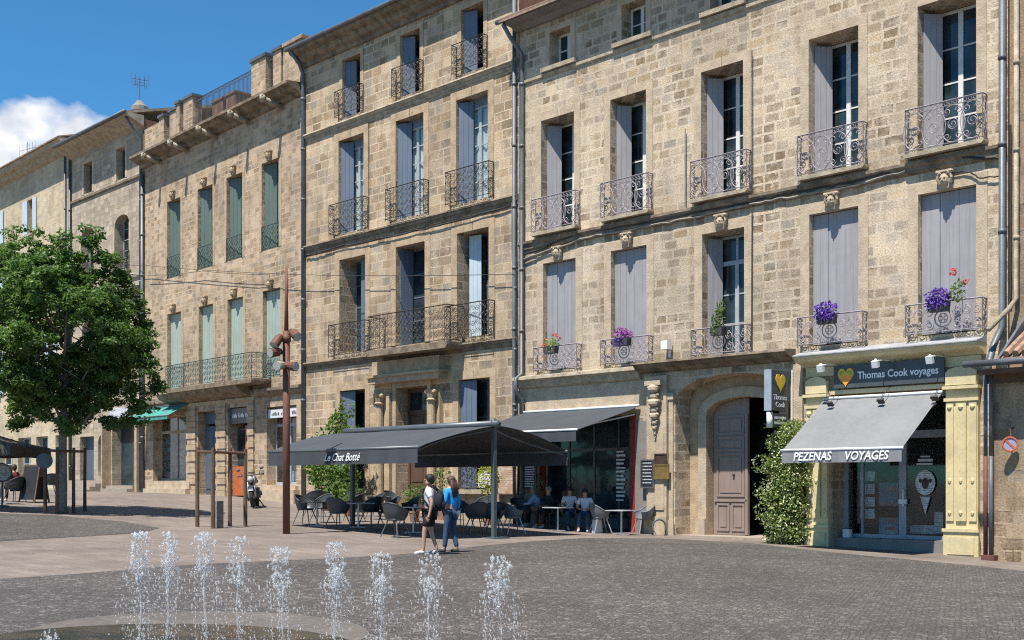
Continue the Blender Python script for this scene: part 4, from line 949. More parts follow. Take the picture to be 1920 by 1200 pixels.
W3 = Gb.S(332); pp.box(.0, Gb.W - .1, -.02, .3, 18.422, 18.75)
pier(300, 309, 20.05); pier(318, 331, 20.1, .0, .6); pier(331.5, 338, 20.3); pier(345, 362, 20.3, -.03); pier(473, 500, 20.35); pier(514, 529, 20.3)
pp.box(.0, Gb.S(300) - .08, .0, .35, 18.751, 19.9); pp.box(Gb.S(529) + .08, Gb.W - .06, .0, .35, 18.751, 20.3); pp.box(Gb.S(529) + .1, Gb.W, -.08, .45, 20.301, 20.45)
pp.box(Gb.S(363), Gb.S(473) - .1, .02, .26, 18.751, 18.85)
Gb.part('parapet', pp, M['stone_g'])
tr = MB(); rail_panel(tr, Gb.S(363), Gb.S(472), 18.85, 1.3, .12, 'bars'); rail_panel(tr, Gb.S(501), Gb.S(513), 18.75, 1.5, .12, 'bars'); Gb.part('terrace_railing', tr, M['iron'])
ck = MB()
for a, c in ((398, 418), (424, 441)): ck.box(Gb.S(a, -1.6), Gb.S(c, -1.6), 1.6, 2.5, 17.8, 20.55); ck.box(Gb.S(a, -1.6) - .05, Gb.S(c, -1.6) + .05, 1.55, 2.55, 20.551, 20.65)
Gb.part('chimney', ck, M['plaster']); rt = MB(); rt.box(0.01, Gb.W - .01, .31, 8.9, 17.9, 18.24); Gb.part('roof', rt, M['tile'])
# three shops at street level
gG = Gb.gnd(Gb.S(400)); fr = MB()
def shop(x0, x1, zt, zb, fm, mat='pane_shop', d=.45):
    a, c = Gb.S(x0), Gb.S(x1); Gb.hole(a, c, zb, zt, .9); Gb.window(a, c, zb, zt, d, 1, fm, mat, transom=zt - .85); return a, c
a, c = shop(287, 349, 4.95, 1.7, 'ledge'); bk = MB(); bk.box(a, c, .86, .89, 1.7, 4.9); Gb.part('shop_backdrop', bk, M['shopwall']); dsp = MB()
for k in range(5): dsp.box(a + .35 + (k % 2) * .12, a + 1.0, .55, .59, 1.9 + k * .42, 2.15 + k * .42); dsp.box(a + 1.7, a + 2.3, .6, .64, 1.95 + k * .42, 2.1 + k * .42)
Gb.part('window_display', dsp, M['poster_b'])
a, c = Gb.S(371), Gb.S(405); Gb.hole(a, c, -1, 5.0, .8); dd_ = MB(); dd_.box(a, c, .4, .46, gG - .5, 4.3); dd_.box(a + .12, (a + c) / 2 - .05, .37, .399, gG + .3, 4.1); dd_.box((a + c) / 2 + .05, c - .12, .37, .399, gG + .3, 4.1); dd_.box(a, c, .4, .46, 4.42, 5); Gb.part('door', dd_, M['grey_door'])
a, c = Gb.S(427), Gb.S(464); Gb.hole(a, c, -1, 5.05, .9); Gb.window(a, c, 1.0, 4.1, .5, 1, 'alu', 'pane'); sg = MB(); sg.box(a, c, .1, .16, 4.3, 5.0); Gb.part('fascia_sign', sg, M['slate_sign'])
ft = MB(); add_text(ft, 'OPTIQUE', .34, ((a + c) / 2, .09, 4.65), (1, 0, 0), (0, 0, 1), c - a - .35) if 0 else [ft.box(a + .3 + k * .11, a + .3 + k * .11 + .05 + (k * 5 % 3) * .012, .085, .099, 4.58, 4.7 + (k * 7 % 3) * .04) for k in range(14) if k % 6 != 4]
Gb.part('fascia_lettering', ft, M['white_letter'])
ob = MB(); ob.box(a + .05, a + 1.3, .25, .32, gG, 2.35); ob.box(c - .55, c - .03, .2, .26, gG, 4.2); Gb.part('door_panel', ob, M['orange'])
a, c = shop(500, 556, 4.9, 1.5, 'greyframe'); bk = MB(); bk.box(a, c, 1.25, 1.28, 1.5, 4.9); Gb.part('shop_backdrop', bk, M['shopwall']); sg = MB(); sg.box(a + .05, c - .05, .06, .12, 4.42, 4.8); Gb.part('fascia_sign', sg, M['grey_letter']); ft = MB()
for k in range(20):
    if k % 7 != 5: ft.box(a + .35 + k * .13, a + .35 + k * .13 + .06 + (k * 5 % 3) * .012, .045, .059, 4.53, 4.62 + (k * 7 % 3) * .03)
Gb.part('fascia_lettering', ft, M['slate_sign']); 
bm_ = MB(); bm_.box(a + .2, c - .2, .7, 1.2, 1.5, 2.1); Gb.part('window_display', bm_, M['poster_w'])
# rusticated piers
for x0, x1 in ((352, 369), (407, 425), (466, 478)):
    a, c = Gb.S(x0), Gb.S(x1); z = gG - .3; k = 0; fr = MB()
    while z < 5.2:
        fr.box(a + (.0 if k % 2 else .07), c - (.0 if k % 2 else .07), -.1 if k % 2 else -.06, -.001, z, z + .26); z += .275; k += 1
    Gb.part('rusticated_pier', fr, M['dress_dark'])
fr = MB(); fr.box(Gb.S(352), Gb.S(478), -.08, -.001, 5.28, 5.44); Gb.part('lintel', fr, M['dress_dark'])
kb = MB(); kb.box(Gb.S(280), Gb.S(360), -.35, -.001, -.5, gG + .3); kb.box(Gb.S(280), Gb.S(360), -.16, -.001, gG + .301, 1.66); Gb.part('shop_plinth', kb, M['dress']); kb = MB(); kb.box(Gb.S(482), Gb.W - .3, -.3, -.001, -.5, gG + .28); kb.box(Gb.S(490), Gb.W - .4, -.15, -.001, gG + .281, 1.46); Gb.part('shop_plinth', kb, M['dress'])
Gb.pipe([(-.02, .12, 17.6), (-.02, .12, Gb.gnd(0))], .09, 'zinc')
Gb.wall()
# ------------------------------------------------------------------ B: narrow grey house, A: long cream house, both mostly behind the tree
Bb = Fac('grey_stone_house', 'narrow grey stone house with two attic slits and an arched window behind the tree', 135, 269, -1150, 268, 36.07, 20.5, M['stone_b'])
for a, c, t, bt in ((157.5, 173, 303, 358), (218.5, 235, 273, 335)):
    x0, x1 = Bb.S(a), Bb.S(c); Bb.hole(x0, x1, 17.85, 19.55, .6); w = Bb.window(x0, x1, 17.85, 19.55, .35, 1, 'wood', 'pane', single=True); Bb.surround(x0, x1, 17.85, 19.55, .22, key=False)
Bb.band('string_course', .02, Bb.W - .02, [(0, 17.72), (.1, 17.7), (.1, 17.58), (0, 17.5)], 'ledge_dirty')
def arched(x0p, x1p, zb, zs, za, depth=.5, fm='greyframe'):
    x0, x1 = Bb.S(x0p), Bb.S(x1p); Bb.hole(x0, x1, zb, za, depth + .3); spandrel(Bb.extra, x0, x1, zs, za - .01, za, 0, depth, 10); Bb.window(x0, x1, zb, za, depth, 5, fm, 'pane'); Bb.surround(x0, x1, zb, zs, .22, key=False) if 0 else None
    sp = MB(); sp.box(x0 - .22, x0, -.02, -.001, zb, zs); sp.box(x1, x1 + .22, -.02, -.001, zb, zs); Bb.part('window_surround', sp, M['dress'])
    balcony(Bb, x0 - .1, x1 + .1, zb, 1.0, .2, 'dense', 'iron', slab_h=.1)
arched(215, 242, 12.9, 15.4, 15.95); arched(152, 176, 12.9, 15.4, 15.95); arched(216, 245, 7.0, 10.2, 10.7); arched(154, 178, 7.0, 10.2, 10.7)
Bb.band('string_course', .02, Bb.W - .02, [(0, 12.6), (.1, 12.58), (.1, 12.4), (0, 12.35)], 'ledge'); Bb.band('canopy_ledge', Bb.S(205), Bb.W - .1, [(0, 11.9), (.6, 11.8), (.6, 11.68), (0, 11.5)], 'ledge_dirty')
Bb.band('eaves', -.1, Bb.W + .05, [(0, 20.1), (.5, 20.35), (1.0, 20.55), (1.0, 20.68), (0, 20.68)], 'ledge'); Bb.pipe([(-.1, 1.08, 20.66), (Bb.W + .1, 1.08, 20.66)], .09, 'zinc_dark', False, 'gutter')
rf = MB(); rf.prism([(-1.1, 20.72), (9, 23.6), (9, 23.4), (-1.1, 20.6)], -.1, Bb.W - .15, 'x'); Bb.part('roof', rf, M['ledge'])
cp = MB(); a = Bb.S(262, -.6); cp.lathe((a, .6, 20.2), [(.36, 0), (.36, .5), (.5, .55), (.5, .72), (.34, .78), (.3, 1.1), (.46, 1.2), (.46, 1.42), (.3, 1.55), (.16, 1.75)], 12); Bb.part('chimney', cp, M['grey_render'])
Bb.pipe([(Bb.W - .2, .9, 20.5), (Bb.W - .1, .12, 19.4), (Bb.W - .1, .12, 1.2)], .07, 'zinc')
a, c = Bb.S(210), Bb.S(259); gB = Bb.gnd(a); Bb.hole(a, c, gB + .25, 5.0, .9); Bb.window(a, c, gB + .25, 5.0, .5, 1, 'alu', 'pane'); sg = MB(); sg.box(a - .1, c + .1, -.1, -.001, 5.05, 5.6); Bb.part('fascia_sign', sg, M['poster_w'])
arch_ = MB(); a, c = Bb.S(184), Bb.S(203); Bb.hole(a, c, 2.0, 4.3, .6); spandrel(Bb.extra, a, c, 3.8, 4.28, 4.3, 0, .5, 10); Bb.window(a, c, 2.0, 4.3, .35, 2, 'white', 'pane', single=True)
a, c = Bb.S(150), Bb.S(176); Bb.hole(a, c, gB, 4.2, .6); dd_ = MB(); dd_.box(a, c, .35, .4, gB, 4.2); Bb.part('door', dd_, M['grey_door'])
stp = MB()
for k in range(4): stp.box(Bb.S(142) - k * .12, Bb.S(206), -.5 - k * .32, -.001 if k == 0 else -.5 - (k - 1) * .32 - .001, gB - .6, gB + .62 - k * .17)
for k in range(2): stp.box(Bb.S(212), Bb.S(262), -.4 - k * .32, -.001 if k == 0 else -.401, gB - .6, gB + .34 - k * .17)
Bb.part('doorstep', stp, M['kerbstone'])
fb = MB(); fb.box(Bb.S(206), Bb.S(208), -.5, -.001, gB, 5.2); Bb.part('shop_pier', fb, M['dress_dark']); fb = MB(); fb.box(Bb.S(262), Bb.S(266), -.3, -.001, gB, 5.2); Bb.part('shop_pier', fb, M['dress_dark'])
Bb.wall()
Ab = Fac('cream_stone_house', 'long cream stone house at the left edge with pale blue shutters behind the tree', -330, 134, -1080, 133, 32.6, 21.0, M['stone_a'])
for (a, c, zt, zb) in ((46, 68, 19.0, 16.9), (-14, 6, 19.1, 17.0), (-80, -58, 19.0, 16.9), (46, 68, 15.0, 12.2), (86, 106, 15.0, 12.2), (-14, 6, 15, 12.2), (46, 68, 10.2, 7.2), (86, 106, 10.2, 7.2), (-14, 6, 10.2, 7.2), (-80, -58, 10.2, 7.2)):
    x0, x1 = Ab.S(a), Ab.S(c); w = x1 - x0; m0, m1 = x0 + w * .28, x1 - w * .28
    Ab.hole(m0, m1, zb, zt, .6); Ab.window(m0, m1, zb, zt, .3, 3, 'white', 'pane'); Ab.leafpanel(m0 - w * .36, -.06, m0 - .01, -.03, zb, zt, 'sky_sh', 2); Ab.leafpanel(m1 + .01, -.03, m1 + w * .36, -.06, zb, zt, 'sky_sh', 2)
    sl_ = MB(); sl_.box(m0 - .15, m1 + .15, -.14, -.001, zb - .14, zb - .002); Ab.part('window_sill', sl_, M['ledge'])
gA = Ab.gnd(Ab.S(60))
for a, c in ((0, 24), (34, 58), (68, 90), (104, 122), (-60, -30)):
    x0, x1 = Ab.S(a), Ab.S(c); Ab.hole(x0, x1, gA, 4.4, .7); Ab.window(x0, x1, gA, 4.4, .35, 2, 'sky_sh', 'pane')
Ab.band('eaves', -.1, Ab.W + .3, [(0, 20.6), (.35, 20.75), (.4, 20.9), (.75, 20.98), (.8, 21.12), (.85, 21.2), (0, 21.2)], 'ledge'); Ab.band('tile_edge', -.1, Ab.W + .3, [(0, 21.32), (.95, 21.25), (.95, 21.201), (0, 21.201)], 'ledge_dirty')
ct = MB()
for k in range(60): ct.box(.2 + k * .36, .36 + k * .36, -.62, -.36, 20.62, 20.74)
Ab.part('eaves_bracket', ct, M['dress'])
rf = MB(); rf.prism([(-.9, 21.33), (9, 24.3), (9, 24.1), (-.9, 21.26)], -.1, Ab.W + .2, 'x'); Ab.part('roof', rf, M['tile'])
Ab.pipe([(Ab.W - .7, .1, 20.6), (Ab.W - .7, .1, 1.2)], .06, 'zinc_dark'); Ab.pipe([(Ab.W - .02, .1, 20.4), (Ab.W - .02, .1, 1.2)], .07, 'zinc_dark')
Ab.wall()
# ------------------------------------------------------------------ awnings and canopies
def slope_sheet(rows, mat, name, parent, th=.006):
    mb = MB(); mb.grid(rows); o = mb.build(name, mat, parent)
    for p in o.data.polygons: p.use_smooth = True
    return o
def wall_awning(b, name, label, cat, x0, x1, zt, proj, zf, val, mat, vmat, y0=.0, sag=.02, arms=True, mat_bar='alu'):
    """x0,x1 along the facade; canvas from the wall at zt down to zf at proj; hanging valance"""
    o = tag(thing(name, label, cat, b.wp(x0, y0, zt), b.root.rotation_euler.z), label, cat); L = x1 - x0
    rows = []
    for i in range(9):
        f = i / 8; rows.append([(L * k / 16, -proj * f, (zf - zt) * f - sag * math.sin(math.pi * f) * (1 + .25 * math.sin(k * 1.9)) + .009 * math.sin(k * 2.3 + i * .6)) for k in range(17)])
    slope_sheet(rows, M[mat], 'canvas', o)
    vb = MB(); vb.grid([[(L * k / 40, -proj - .03 - .012 * math.sin(k * 1.3) * q, zf - zt - .03 - val * q) for k in range(41)] for q in (0, .5, 1)]); v = vb.build('valance', M[vmat], o)
    br = MB(); br.tube([(-.03, -proj - .02, zf - zt - .01), (L + .03, -proj - .02, zf - zt - .01)], .035, 8); br.build('front_bar', M[mat_bar], o, True)
    cs = MB(); cs.tube([(-.02, .0, .03), (L + .02, .0, .03)], .045, 8); cs.build('roller', M[mat_bar], o, True)
    if arms:
        for x in (.12, L - .12):
            am = MB(); k = Vector((x + (.5 if x < L / 2 else -.5), -proj * .5, (zf - zt) * .55 - .12)); am.tube([(x, -.05, -.25), k, (x, -proj, zf - zt - .03)], .022, 6); am.build('arm', M[mat_bar], o)
    return o, v
x0, x1 = D.S(1545, .15), D.S(1765, .15)
aw, val = wall_awning(D, 'shop_awning', 'light grey sloping awning with white lettering on its valance, over the yellow shopfront', 'awning', x0, x1, 3.82, 2.06, 2.42, .31, 'awn_grey', 'awn_val', .15, .03, True, 'lampwhite')
tx = MB(); L = x1 - x0
add_text(tx, 'PEZENAS', .3, (L * .27, -2.115, -1.585), (1, 0, 0), (0, 0, 1), L * .33, shear=.2, bold=.004); tx.build('lettering', M['white_letter'], val); tx = MB()
add_text(tx, 'VOYAGES', .3, (L * .72, -2.115, -1.585), (1, 0, 0), (0, 0, 1), L * .35, shear=.2, bold=.004); tx.build('lettering', M['white_letter'], val)
x0, x1 = D.S(963, .1), D.S(1197, .1)
wall_awning(D, 'cafe_awning', 'charcoal awning sloping out over the cafe door between the drainpipes and the stone pillar', 'awning', x0 + .4, x1, 3.95, 2.85, 3.15, .32, 'awn_dark', 'awn_dark', .1, .03, True, 'lampwhite')
x0, x1 = Gb.S(271, .1), Gb.S(351, .1)
wall_awning(Gb, 'green_awning', 'short sea green awning over the left shop window of the terrace house', 'awning', x0 + .1, x1, 5.4, 1.0, 4.85, .16, 'awn_green', 'awn_green', .1, .01, False)
# the free-standing double canopy of the terrace
SB, SL, TR, PRJ = .3, 6.7, 6.7, 2.75
def TL(s, t, z): return (-s, -(t - TR), z)      # local: x to the right along the street, y toward the houses
ox, oy = xy(SB, TR); rz = math.atan2(RY, RX); zg = gz(ox, oy)
can = thing('terrace_canopy', 'large charcoal double sloped canopy on two posts over the cafe terrace', 'canopy', (ox, oy, 0), rz)
zr, ze = 3.1, 2.47
for sg, nm in ((1, 'front'), (-1, 'back')):
    rows = []
    for i in range(13):
        f = i / 12; z = zr + (ze - zr) * f + .13 * math.sin(math.pi * f) ** .8
        rows.append([(-SL * k / 20, -sg * PRJ * f, z - .035 * math.sin(math.pi * f) * (1 + math.sin(k * .8 + sg))) for k in range(21)])
    slope_sheet(rows, M['awn_dark'], 'canvas', can)
    vb = MB(); vb.grid([[(-SL * k / 60, -sg * (PRJ + .03) - sg * .015 * math.sin(k * .9) * q, ze - .04 - .36 * q) for k in range(61)] for q in (0, .5, 1)]); v = vb.build('valance', M['awn_dark'], can)
    br = MB(); br.tube([(-SL - .03, -sg * PRJ, ze), (.03, -sg * PRJ, ze)], .045, 8); br.build('front_bar', M['alu'], can, True)
    for x in (-.1, -SL + .1):
        am = MB(); am.tube([(x, -sg * .05, zr - .08)] + [(x - .35 * math.sin(math.pi * k / 8) * (1 if x > -1 else -1), -sg * PRJ * k / 8, zr - .1 + (ze - zr) * k / 8 + .05 * math.sin(math.pi * k / 8)) for k in range(1, 9)], .028, 6); am.build('arm', M['alu'], can)
    if sg == 1:
        tx = MB(); add_text(tx, 'Le Chat Botté', .3, (-SL * .47, -PRJ - .052, ze - .21), (1, 0, 0), (0, 0, 1), 1.6, shear=.45); tx.build('lettering', M['white_letter'], v)
rc = MB(); rc.tube([(-SL - .05, 0, zr + .05), (.05, 0, zr + .05)], .1, 10); rc.build('ridge_case', M['alu'], can, True)
for x in (-.12, -SL + .35):
    X, Y = ox + x * RX, oy + x * RY; g0 = gz(X, Y)
    po = MB(); po.box(x - .055, x + .055, -.055, .055, g0 + .02, zr); po.box(x - .3, x + .3, -.3, .3, g0 - .05, g0 + .03); po.lathe((x, 0, zr + .05), [(.08, 0), (.1, .06), (.06, .14), (.02, .17)], 8); po.build('post', M['alu'], can)
# dark parasol of the cafe at the far left
g = G(-35, 955)
pr_ = thing('square_parasol', 'dark brown square parasol at the left edge over the seated person in red', 'parasol', g)
pm = MB(); pm.tube([(0, 0, 0), (0, 0, 3.0)], .04, 8); pm.box(-.4, .4, -.4, .4, 0, .08); pm.build('pole', M['wood'], pr_)
Yp = g.y; hw = (95 + 35) * .72 / F * Yp; zt = EYE + (HZ - 838) / F * Yp - g.z
cm_ = MB(); n = 8
for a, b_ in (((-1, -1), (1, -1)), ((1, -1), (1, 1)), ((1, 1), (-1, 1)), ((-1, 1), (-1, -1))):
    rows = [[((a[0] + (b_[0] - a[0]) * k / n) * hw * f, (a[1] + (b_[1] - a[1]) * k / n) * hw * f, zt + .55 - .55 * f - .05 * math.sin(math.pi * f)) for k in range(n + 1)] for f in (.02, .25, .5, .75, 1)]
    rows.append([(p[0] * 1.005, p[1] * 1.005, p[2] - .32 - .02 * math.sin(k * 2.2)) for k, p in enumerate(rows[-1])]); cm_.grid(rows)
cm_.build('canopy', M['awn_brown'], pr_)
# ------------------------------------------------------------------ signs
def heart(mb, c, w, h, y, ex, split=None):
    """heart outline as a thin prism; ex: along vector in building axes"""
    P = []
    for k in range(28):
        t = 2 * math.pi * k / 28; P.append((16 * math.sin(t) ** 3 / 34 * w, (13 * math.cos(t) - 5 * math.cos(2 * t) - 2 * math.cos(3 * t) - math.cos(4 * t) + 2.5) / 29 * h))
    return [(c[0] + a, c[1] + b) for a, b in P]
x0, x1 = D.S(1564, .2), D.S(1771, .2); z0, z1 = 4.1, 4.7
fs = thing('shop_sign', 'slate blue fascia sign with a heart and white lettering above the light grey awning', 'sign', D.wp(x0, .16, z0), rz); L = x1 - x0
pn = MB(); pn.box(0, L, -.06, 0, 0, z1 - z0); pn.build('panel', M['slate_sign'], fs)
H = heart(None, (.36, .27), .5, .5, 0, 0); hp = MB(); hp.prism(H, -.075, -.061); hp.build('heart', M['heart_y'], fs)
ho = MB(); ho.prism([p for p in H if p[1] < .37], -.085, -.076); ho.build('heart_base', M['heart_o'], fs)
for sx in (-1, 1):
    q = MB(); q.prism([(.36 + sx * .12 + .07 * math.cos(6.283 * k / 12), .4 + .06 * math.sin(6.283 * k / 12)) for k in range(12)], -.085, -.076); q.build('heart_lobe', M['heart_g'], fs)
tx = MB(); add_text(tx, 'Thomas Cook voyages', .27, (.68 + (L - .8) / 2, -.066, .3), (1, 0, 0), (0, 0, 1), L - .85, bold=.004); tx.build('lettering', M['white_letter'], fs)
for px, py in ((1537, 702), (1640, 690), (1742, 682)):
    x = D.S(px, .75) - x0; lm = thing('sign_floodlight', {1537: 'small white floodlight on an arm over the left yellow pilaster', 1640: 'small white floodlight on an arm before the middle of the slate sign', 1742: 'small white floodlight on an arm before the right end of the slate sign'}[px], 'floodlight', D.wp(x0 + x, .05, 4.62), rz, 'floodlights over the shop sign')
    a = MB(); a.tube([(.15, .0, .1), (.05, -.3, .13), (0, -.62, .08)], .014, 5); a.build('arm', M['lampwhite'], lm)
    h = MB(); h.obox((0, -.66, 0), (.085, 0, 0), (0, .055, .02), (0, -.025, .085)); h.lathe((0, -.65, .09), [(.035, 0), (.038, .02), (.02, .045)], 8); h.build('housing', M['lampwhite'], lm)
# small black clip lamps lying against the awning canvas
for px, py in ((1556, 760), (1651, 762), (1752, 752)):
    o = thing('clip_lamp', {1556: 'black clip lamp at the top left corner of the grey awning', 1651: 'black clip lamp at the top middle of the grey awning', 1752: 'black clip lamp at the top right corner of the grey awning'}[px], 'lamp', D.wp(D.S(px, .6), .55, 3.72), rz, 'clip lamps along the grey awning')
    a = MB(); a.tube([(.03, .5, .42), (.02, .2, .22), (0, 0, .0)], .01, 5); a.build('arm', M['iron'], o)
    h = MB(); h.obox((0, -.04, -.05), (.085, 0, 0), (0, .06, -.05), (0, .014, .018)); h.build('shade', M['iron'], o)
# projecting sign: outer edge toward the square, face turned to the right
pjx = D.S(1487); ps_ = thing('projecting_sign', 'dark grey projecting box sign with a yellow heart beside the carriage door', 'sign', D.wp(pjx, .12, 3.55), rz)
b_ = MB(); b_.box(-.2, .0, -.95, -.12, 0, 1.1); b_.build('box', M['slate_sign'], ps_); e_ = MB(); e_.box(-.21, .01, -1.0, -.951, -.01, 1.11); e_.build('edge', M['metal'], ps_)
H = heart(None, (0, 0), .5, .5, 0, 0); hp = MB(); hp.prism([(-.53 + a, .75 + b) for a, b in H], .002, .016, 'x'); hp.build('heart', M['heart_y'], ps_)
tx = MB(); add_text(tx, 'Thomas', .2, (.004, -.53, .36), (0, 1, 0), (0, 0, 1), .66); add_text(tx, 'Cook', .2, (.004, -.53, .16), (0, 1, 0), (0, 0, 1), .46); tx.build('lettering', M['grey_letter'], ps_)
br = MB(); br.tube([(-.1, .11, 1.0), (-.1, -.12, 1.0)], .03, 6); br.tube([(.06, -.03, 1.15), (.06, -.03, -.35)], .02, 6); br.build('bracket', M['lampwhite'], ps_)
s2 = thing('small_projecting_sign', 'small grey lettered box sign hung below the heart sign above the jasmine', 'sign', D.wp(pjx, .12, 3.1), rz)
b_ = MB(); b_.box(-.17, -.02, -.85, -.15, 0, .38); b_.build('box', M['slate_sign'], s2); e_ = MB(); e_.tube([(-.095, -.91, -.02), (-.095, -.91, .4)], .085, 10); e_.build('lamp_tube', M['lampwhite'], s2, True)
l_ = MB()
for k in range(2): l_.box(-.019, -.012, -.78, -.22, .08 + k * .14, .15 + k * .14)
l_.build('lettering', M['grey_letter'], s2); br = MB(); br.box(-.12, -.07, -.15, .1, .18, .22); br.build('bracket', M['lampwhite'], s2)
# no-parking roundel on the lean-to
x = E_.S(1886, 1.2); z = E_.Z(1886, 833, 1.2)
rs = thing('no_parking_sign', 'round no parking sign with red rim and bar on a bent bracket by the drainpipes', 'sign', E_.wp(x, 1.03, z), rz + .5)
d_ = MB(); d_.lathe((0, 0, 0), [(.17, -.01), (.17, .01)], 24); d_.xf(Matrix.Rotation(math.pi / 2, 4, 'X')); d_.xf(Matrix.Translation((0, -.2, 0))); d_.build('disc', M['roadblue'], rs)
r_ = MB(); r_.tube([(.16 * math.cos(6.283 * k / 24), -.215, .16 * math.sin(6.283 * k / 24)) for k in range(24)], .022, 5, closed=True); r_.build('rim', M['roadred'], rs)
r_ = MB(); r_.obox((0, -.216, 0), (.11, 0, -.11), (0, .004, 0), (.017, 0, .017)); r_.build('bar', M['roadred'], rs)
br = MB(); br.tube([(.02, -.185, .1), (.02, -.12, .34), (.15, .02, .42)], .018, 6); br.build('bracket', M['castiron'], rs)
def wallboard(b, name, label, cat, x0, y0, x1, y1, off, fm, im, marks=True, seed=1, group=None, lines=9):
    a, c = b.S(x0, off), b.S(x1, off); zt, zb = b.Z(x0, y0, off), b.Z(x0, y1, off); o = thing(name, label, cat, b.wp(a, off - .03, zb), b.root.rotation_euler.z, group)
    w, h = c - a, zt - zb; f = MB(); f.box(0, w, -.03, -.001, 0, h); f.build('board', M[im], o)
    e = MB(); e.box(-.04, .0, -.045, 0, -.04, h + .04); e.box(w, w + .04, -.045, 0, -.04, h + .04); e.box(0, w, -.045, 0, h, h + .04); e.box(0, w, -.045, 0, -.04, 0); e.build('frame', M[fm], o)
    if marks:
        q = random.Random(seed); m = MB()
        for k in range(lines):
            z = h * (.93 - .88 * k / lines); x = w * .1
            while x < w * .85:
                L = q.uniform(.04, .14) * w * 1.5; m.box(x, min(x + L, w * .92), -.034, -.031, z - h * .035, z); x += L + .03 * w
        m.build('chalk_writing', M['chalkmark'], o)
    return o
wallboard(D, 'menu_chalkboard', 'framed chalkboard menu hung on the pillar right of the cafe door', 'chalkboard', 1203, 864, 1224, 913, .2, 'zinc_dark', 'chalk', True, 3, None, 7)
wallboard(D, 'tall_chalkboard', 'tall chalkboard covered in white writing at the corner left of the cafe', 'chalkboard', 982, 862, 1004, 918, .12, 'wood', 'chalk', True, 4, None, 11)
wallboard(Cb, 'parchment_menu', 'pale parchment menu board on the wall behind the terrace tables', 'menu board', 934, 862, 970, 925, .12, 'wood', 'parchment', False)
wallboard(D, 'bronze_plaque', 'square dark bronze plaque on the portal pillar above the brass one', 'plaque', 1229, 853, 1247, 868, .21, 'bronze', 'bronze', False)
wallboard(D, 'brass_plaque', 'square brass plaque on the portal pillar under the dark one', 'plaque', 1228, 873, 1252, 896, .21, 'brass', 'brass', False)
wallboard(Cb, 'white_notice', 'white printed notice in the window behind the canopy post', 'notice', 899, 886, 917, 912, .06, 'lampwhite', 'poster_w', False)
# A-board, round sign on its post, far-left roundel
g = G(64, 942); ab = thing('chalkboard_easel', 'double sided folding chalkboard standing by the young tree', 'chalkboard', g, -.45)
for sg in (-1, 1):
    bd = MB(); bd.obox((0, sg * .2, .72), (.36, 0, 0), (0, -sg * .12, .62), (0, .012, .0025)); f_ = bd.build('board', M['chalk'], ab)
    fr = MB()
    for x in (-.38, .38): fr.obox((x, sg * .205, .68), (.025, 0, 0), (0, -sg * .13, .68), (0, .02, .004))
    fr.obox((0, sg * .085, 1.33), (.355, 0, 0), (0, .02, 0), (0, 0, .03)); fr.build('frame', M['wood'], ab)
g = G(84, 962); rsn = thing('round_sign', 'back of a round grey traffic sign on a low post by the tree guard', 'sign', g, .2)
k = g.y / F; p_ = MB(); p_.tube([(0, 0, 0), (0, 0, 100 * k)], .045, 8); p_.build('post', M['wood'], rsn)
d_ = MB(); d_.lathe((0, 0, 0), [(.24, -.012), (.25, 0), (.24, .012)], 24); d_.xf(Matrix.Translation((0, -.06, 98 * k)) @ Matrix.Rotation(math.pi / 2, 4, 'X')); d_.build('disc', M['zinc_dark'], rsn)
g = G(4, 950); rs2 = thing('round_table_sign', 'round white and blue advertising disc on a stand at the left edge', 'sign', g, .3); k = g.y / F
p_ = MB(); p_.tube([(0, 0, 0), (0, 0, 62 * k)], .03, 8); p_.lathe((0, 0, 0), [(.25, 0), (.22, .04), (.05, .06)], 12); p_.build('stand', M['zinc_dark'], rs2)
d_ = MB(); d_.lathe((0, 0, 0), [(.3, -.012), (.3, .012)], 24); d_.xf(Matrix.Translation((0, -.05, 64 * k)) @ Matrix.Rotation(math.pi / 2, 4, 'X')); d_.build('disc', M['poster_w'], rs2)
d_ = MB(); d_.tube([(.3 * math.cos(6.283 * q / 24), -.05, 64 * k + .3 * math.sin(6.283 * q / 24)) for q in range(24)], .03, 6, closed=True); d_.build('rim', M['zinc_dark'], rs2)
# ------------------------------------------------------------------ wires and aerials
def wire(name, label, pts, sag, r=.012):
    P = []
    for a, b in zip(pts, pts[1:]):
        for k in range(12):
            f = k / 12; q = Vector(a).lerp(Vector(b), f); q.z -= sag * 4 * f * (1 - f); P.append(q)
    P.append(Vector(pts[-1])); c = P[0].copy(); mb = MB(); mb.tube([p - c for p in P], r, 5); tag(mb.build(name, M['cable'], loc=c), label, 'wire')
wq = lambda b, x, y, t: b.wp(b.S(x, t), t, b.Z(x, y, t))
wire('overhead_wire', 'thin dark overhead wire strung across the house fronts below the first floor', [wq(Bb, 170, 490, .3), wq(Gb, 275, 498, .3), wq(Gb, 560, 515, .3), wq(Cb, 964, 514, .2)], .05)
wire('lower_overhead_wire', 'second thin wire slung just below the first on the terrace house', [wq(Gb, 275, 517, .2), wq(Gb, 380, 508, .2), wq(Gb, 505, 515, .2), wq(Gb, 511, 550, .1)], .04)
def aerial(name, label, base, h, els, rz):
    o = thing(name, label, 'aerial', base, rz); m = MB(); m.tube([(0, 0, 0), (0, 0, h)], .022, 5); m.build('mast', M['zinc_dark'], o); b = MB()
    for z, L, n, w in els:
        b.tube([(-L / 2, 0, z), (L / 2, 0, z)], .014, 4)
        for k in range(n): x = -L / 2 + L * k / max(1, n - 1); b.tube([(x, 0, z - w), (x, 0, z + w)], .01, 4)
    b.build('elements', M['zinc_dark'], o)
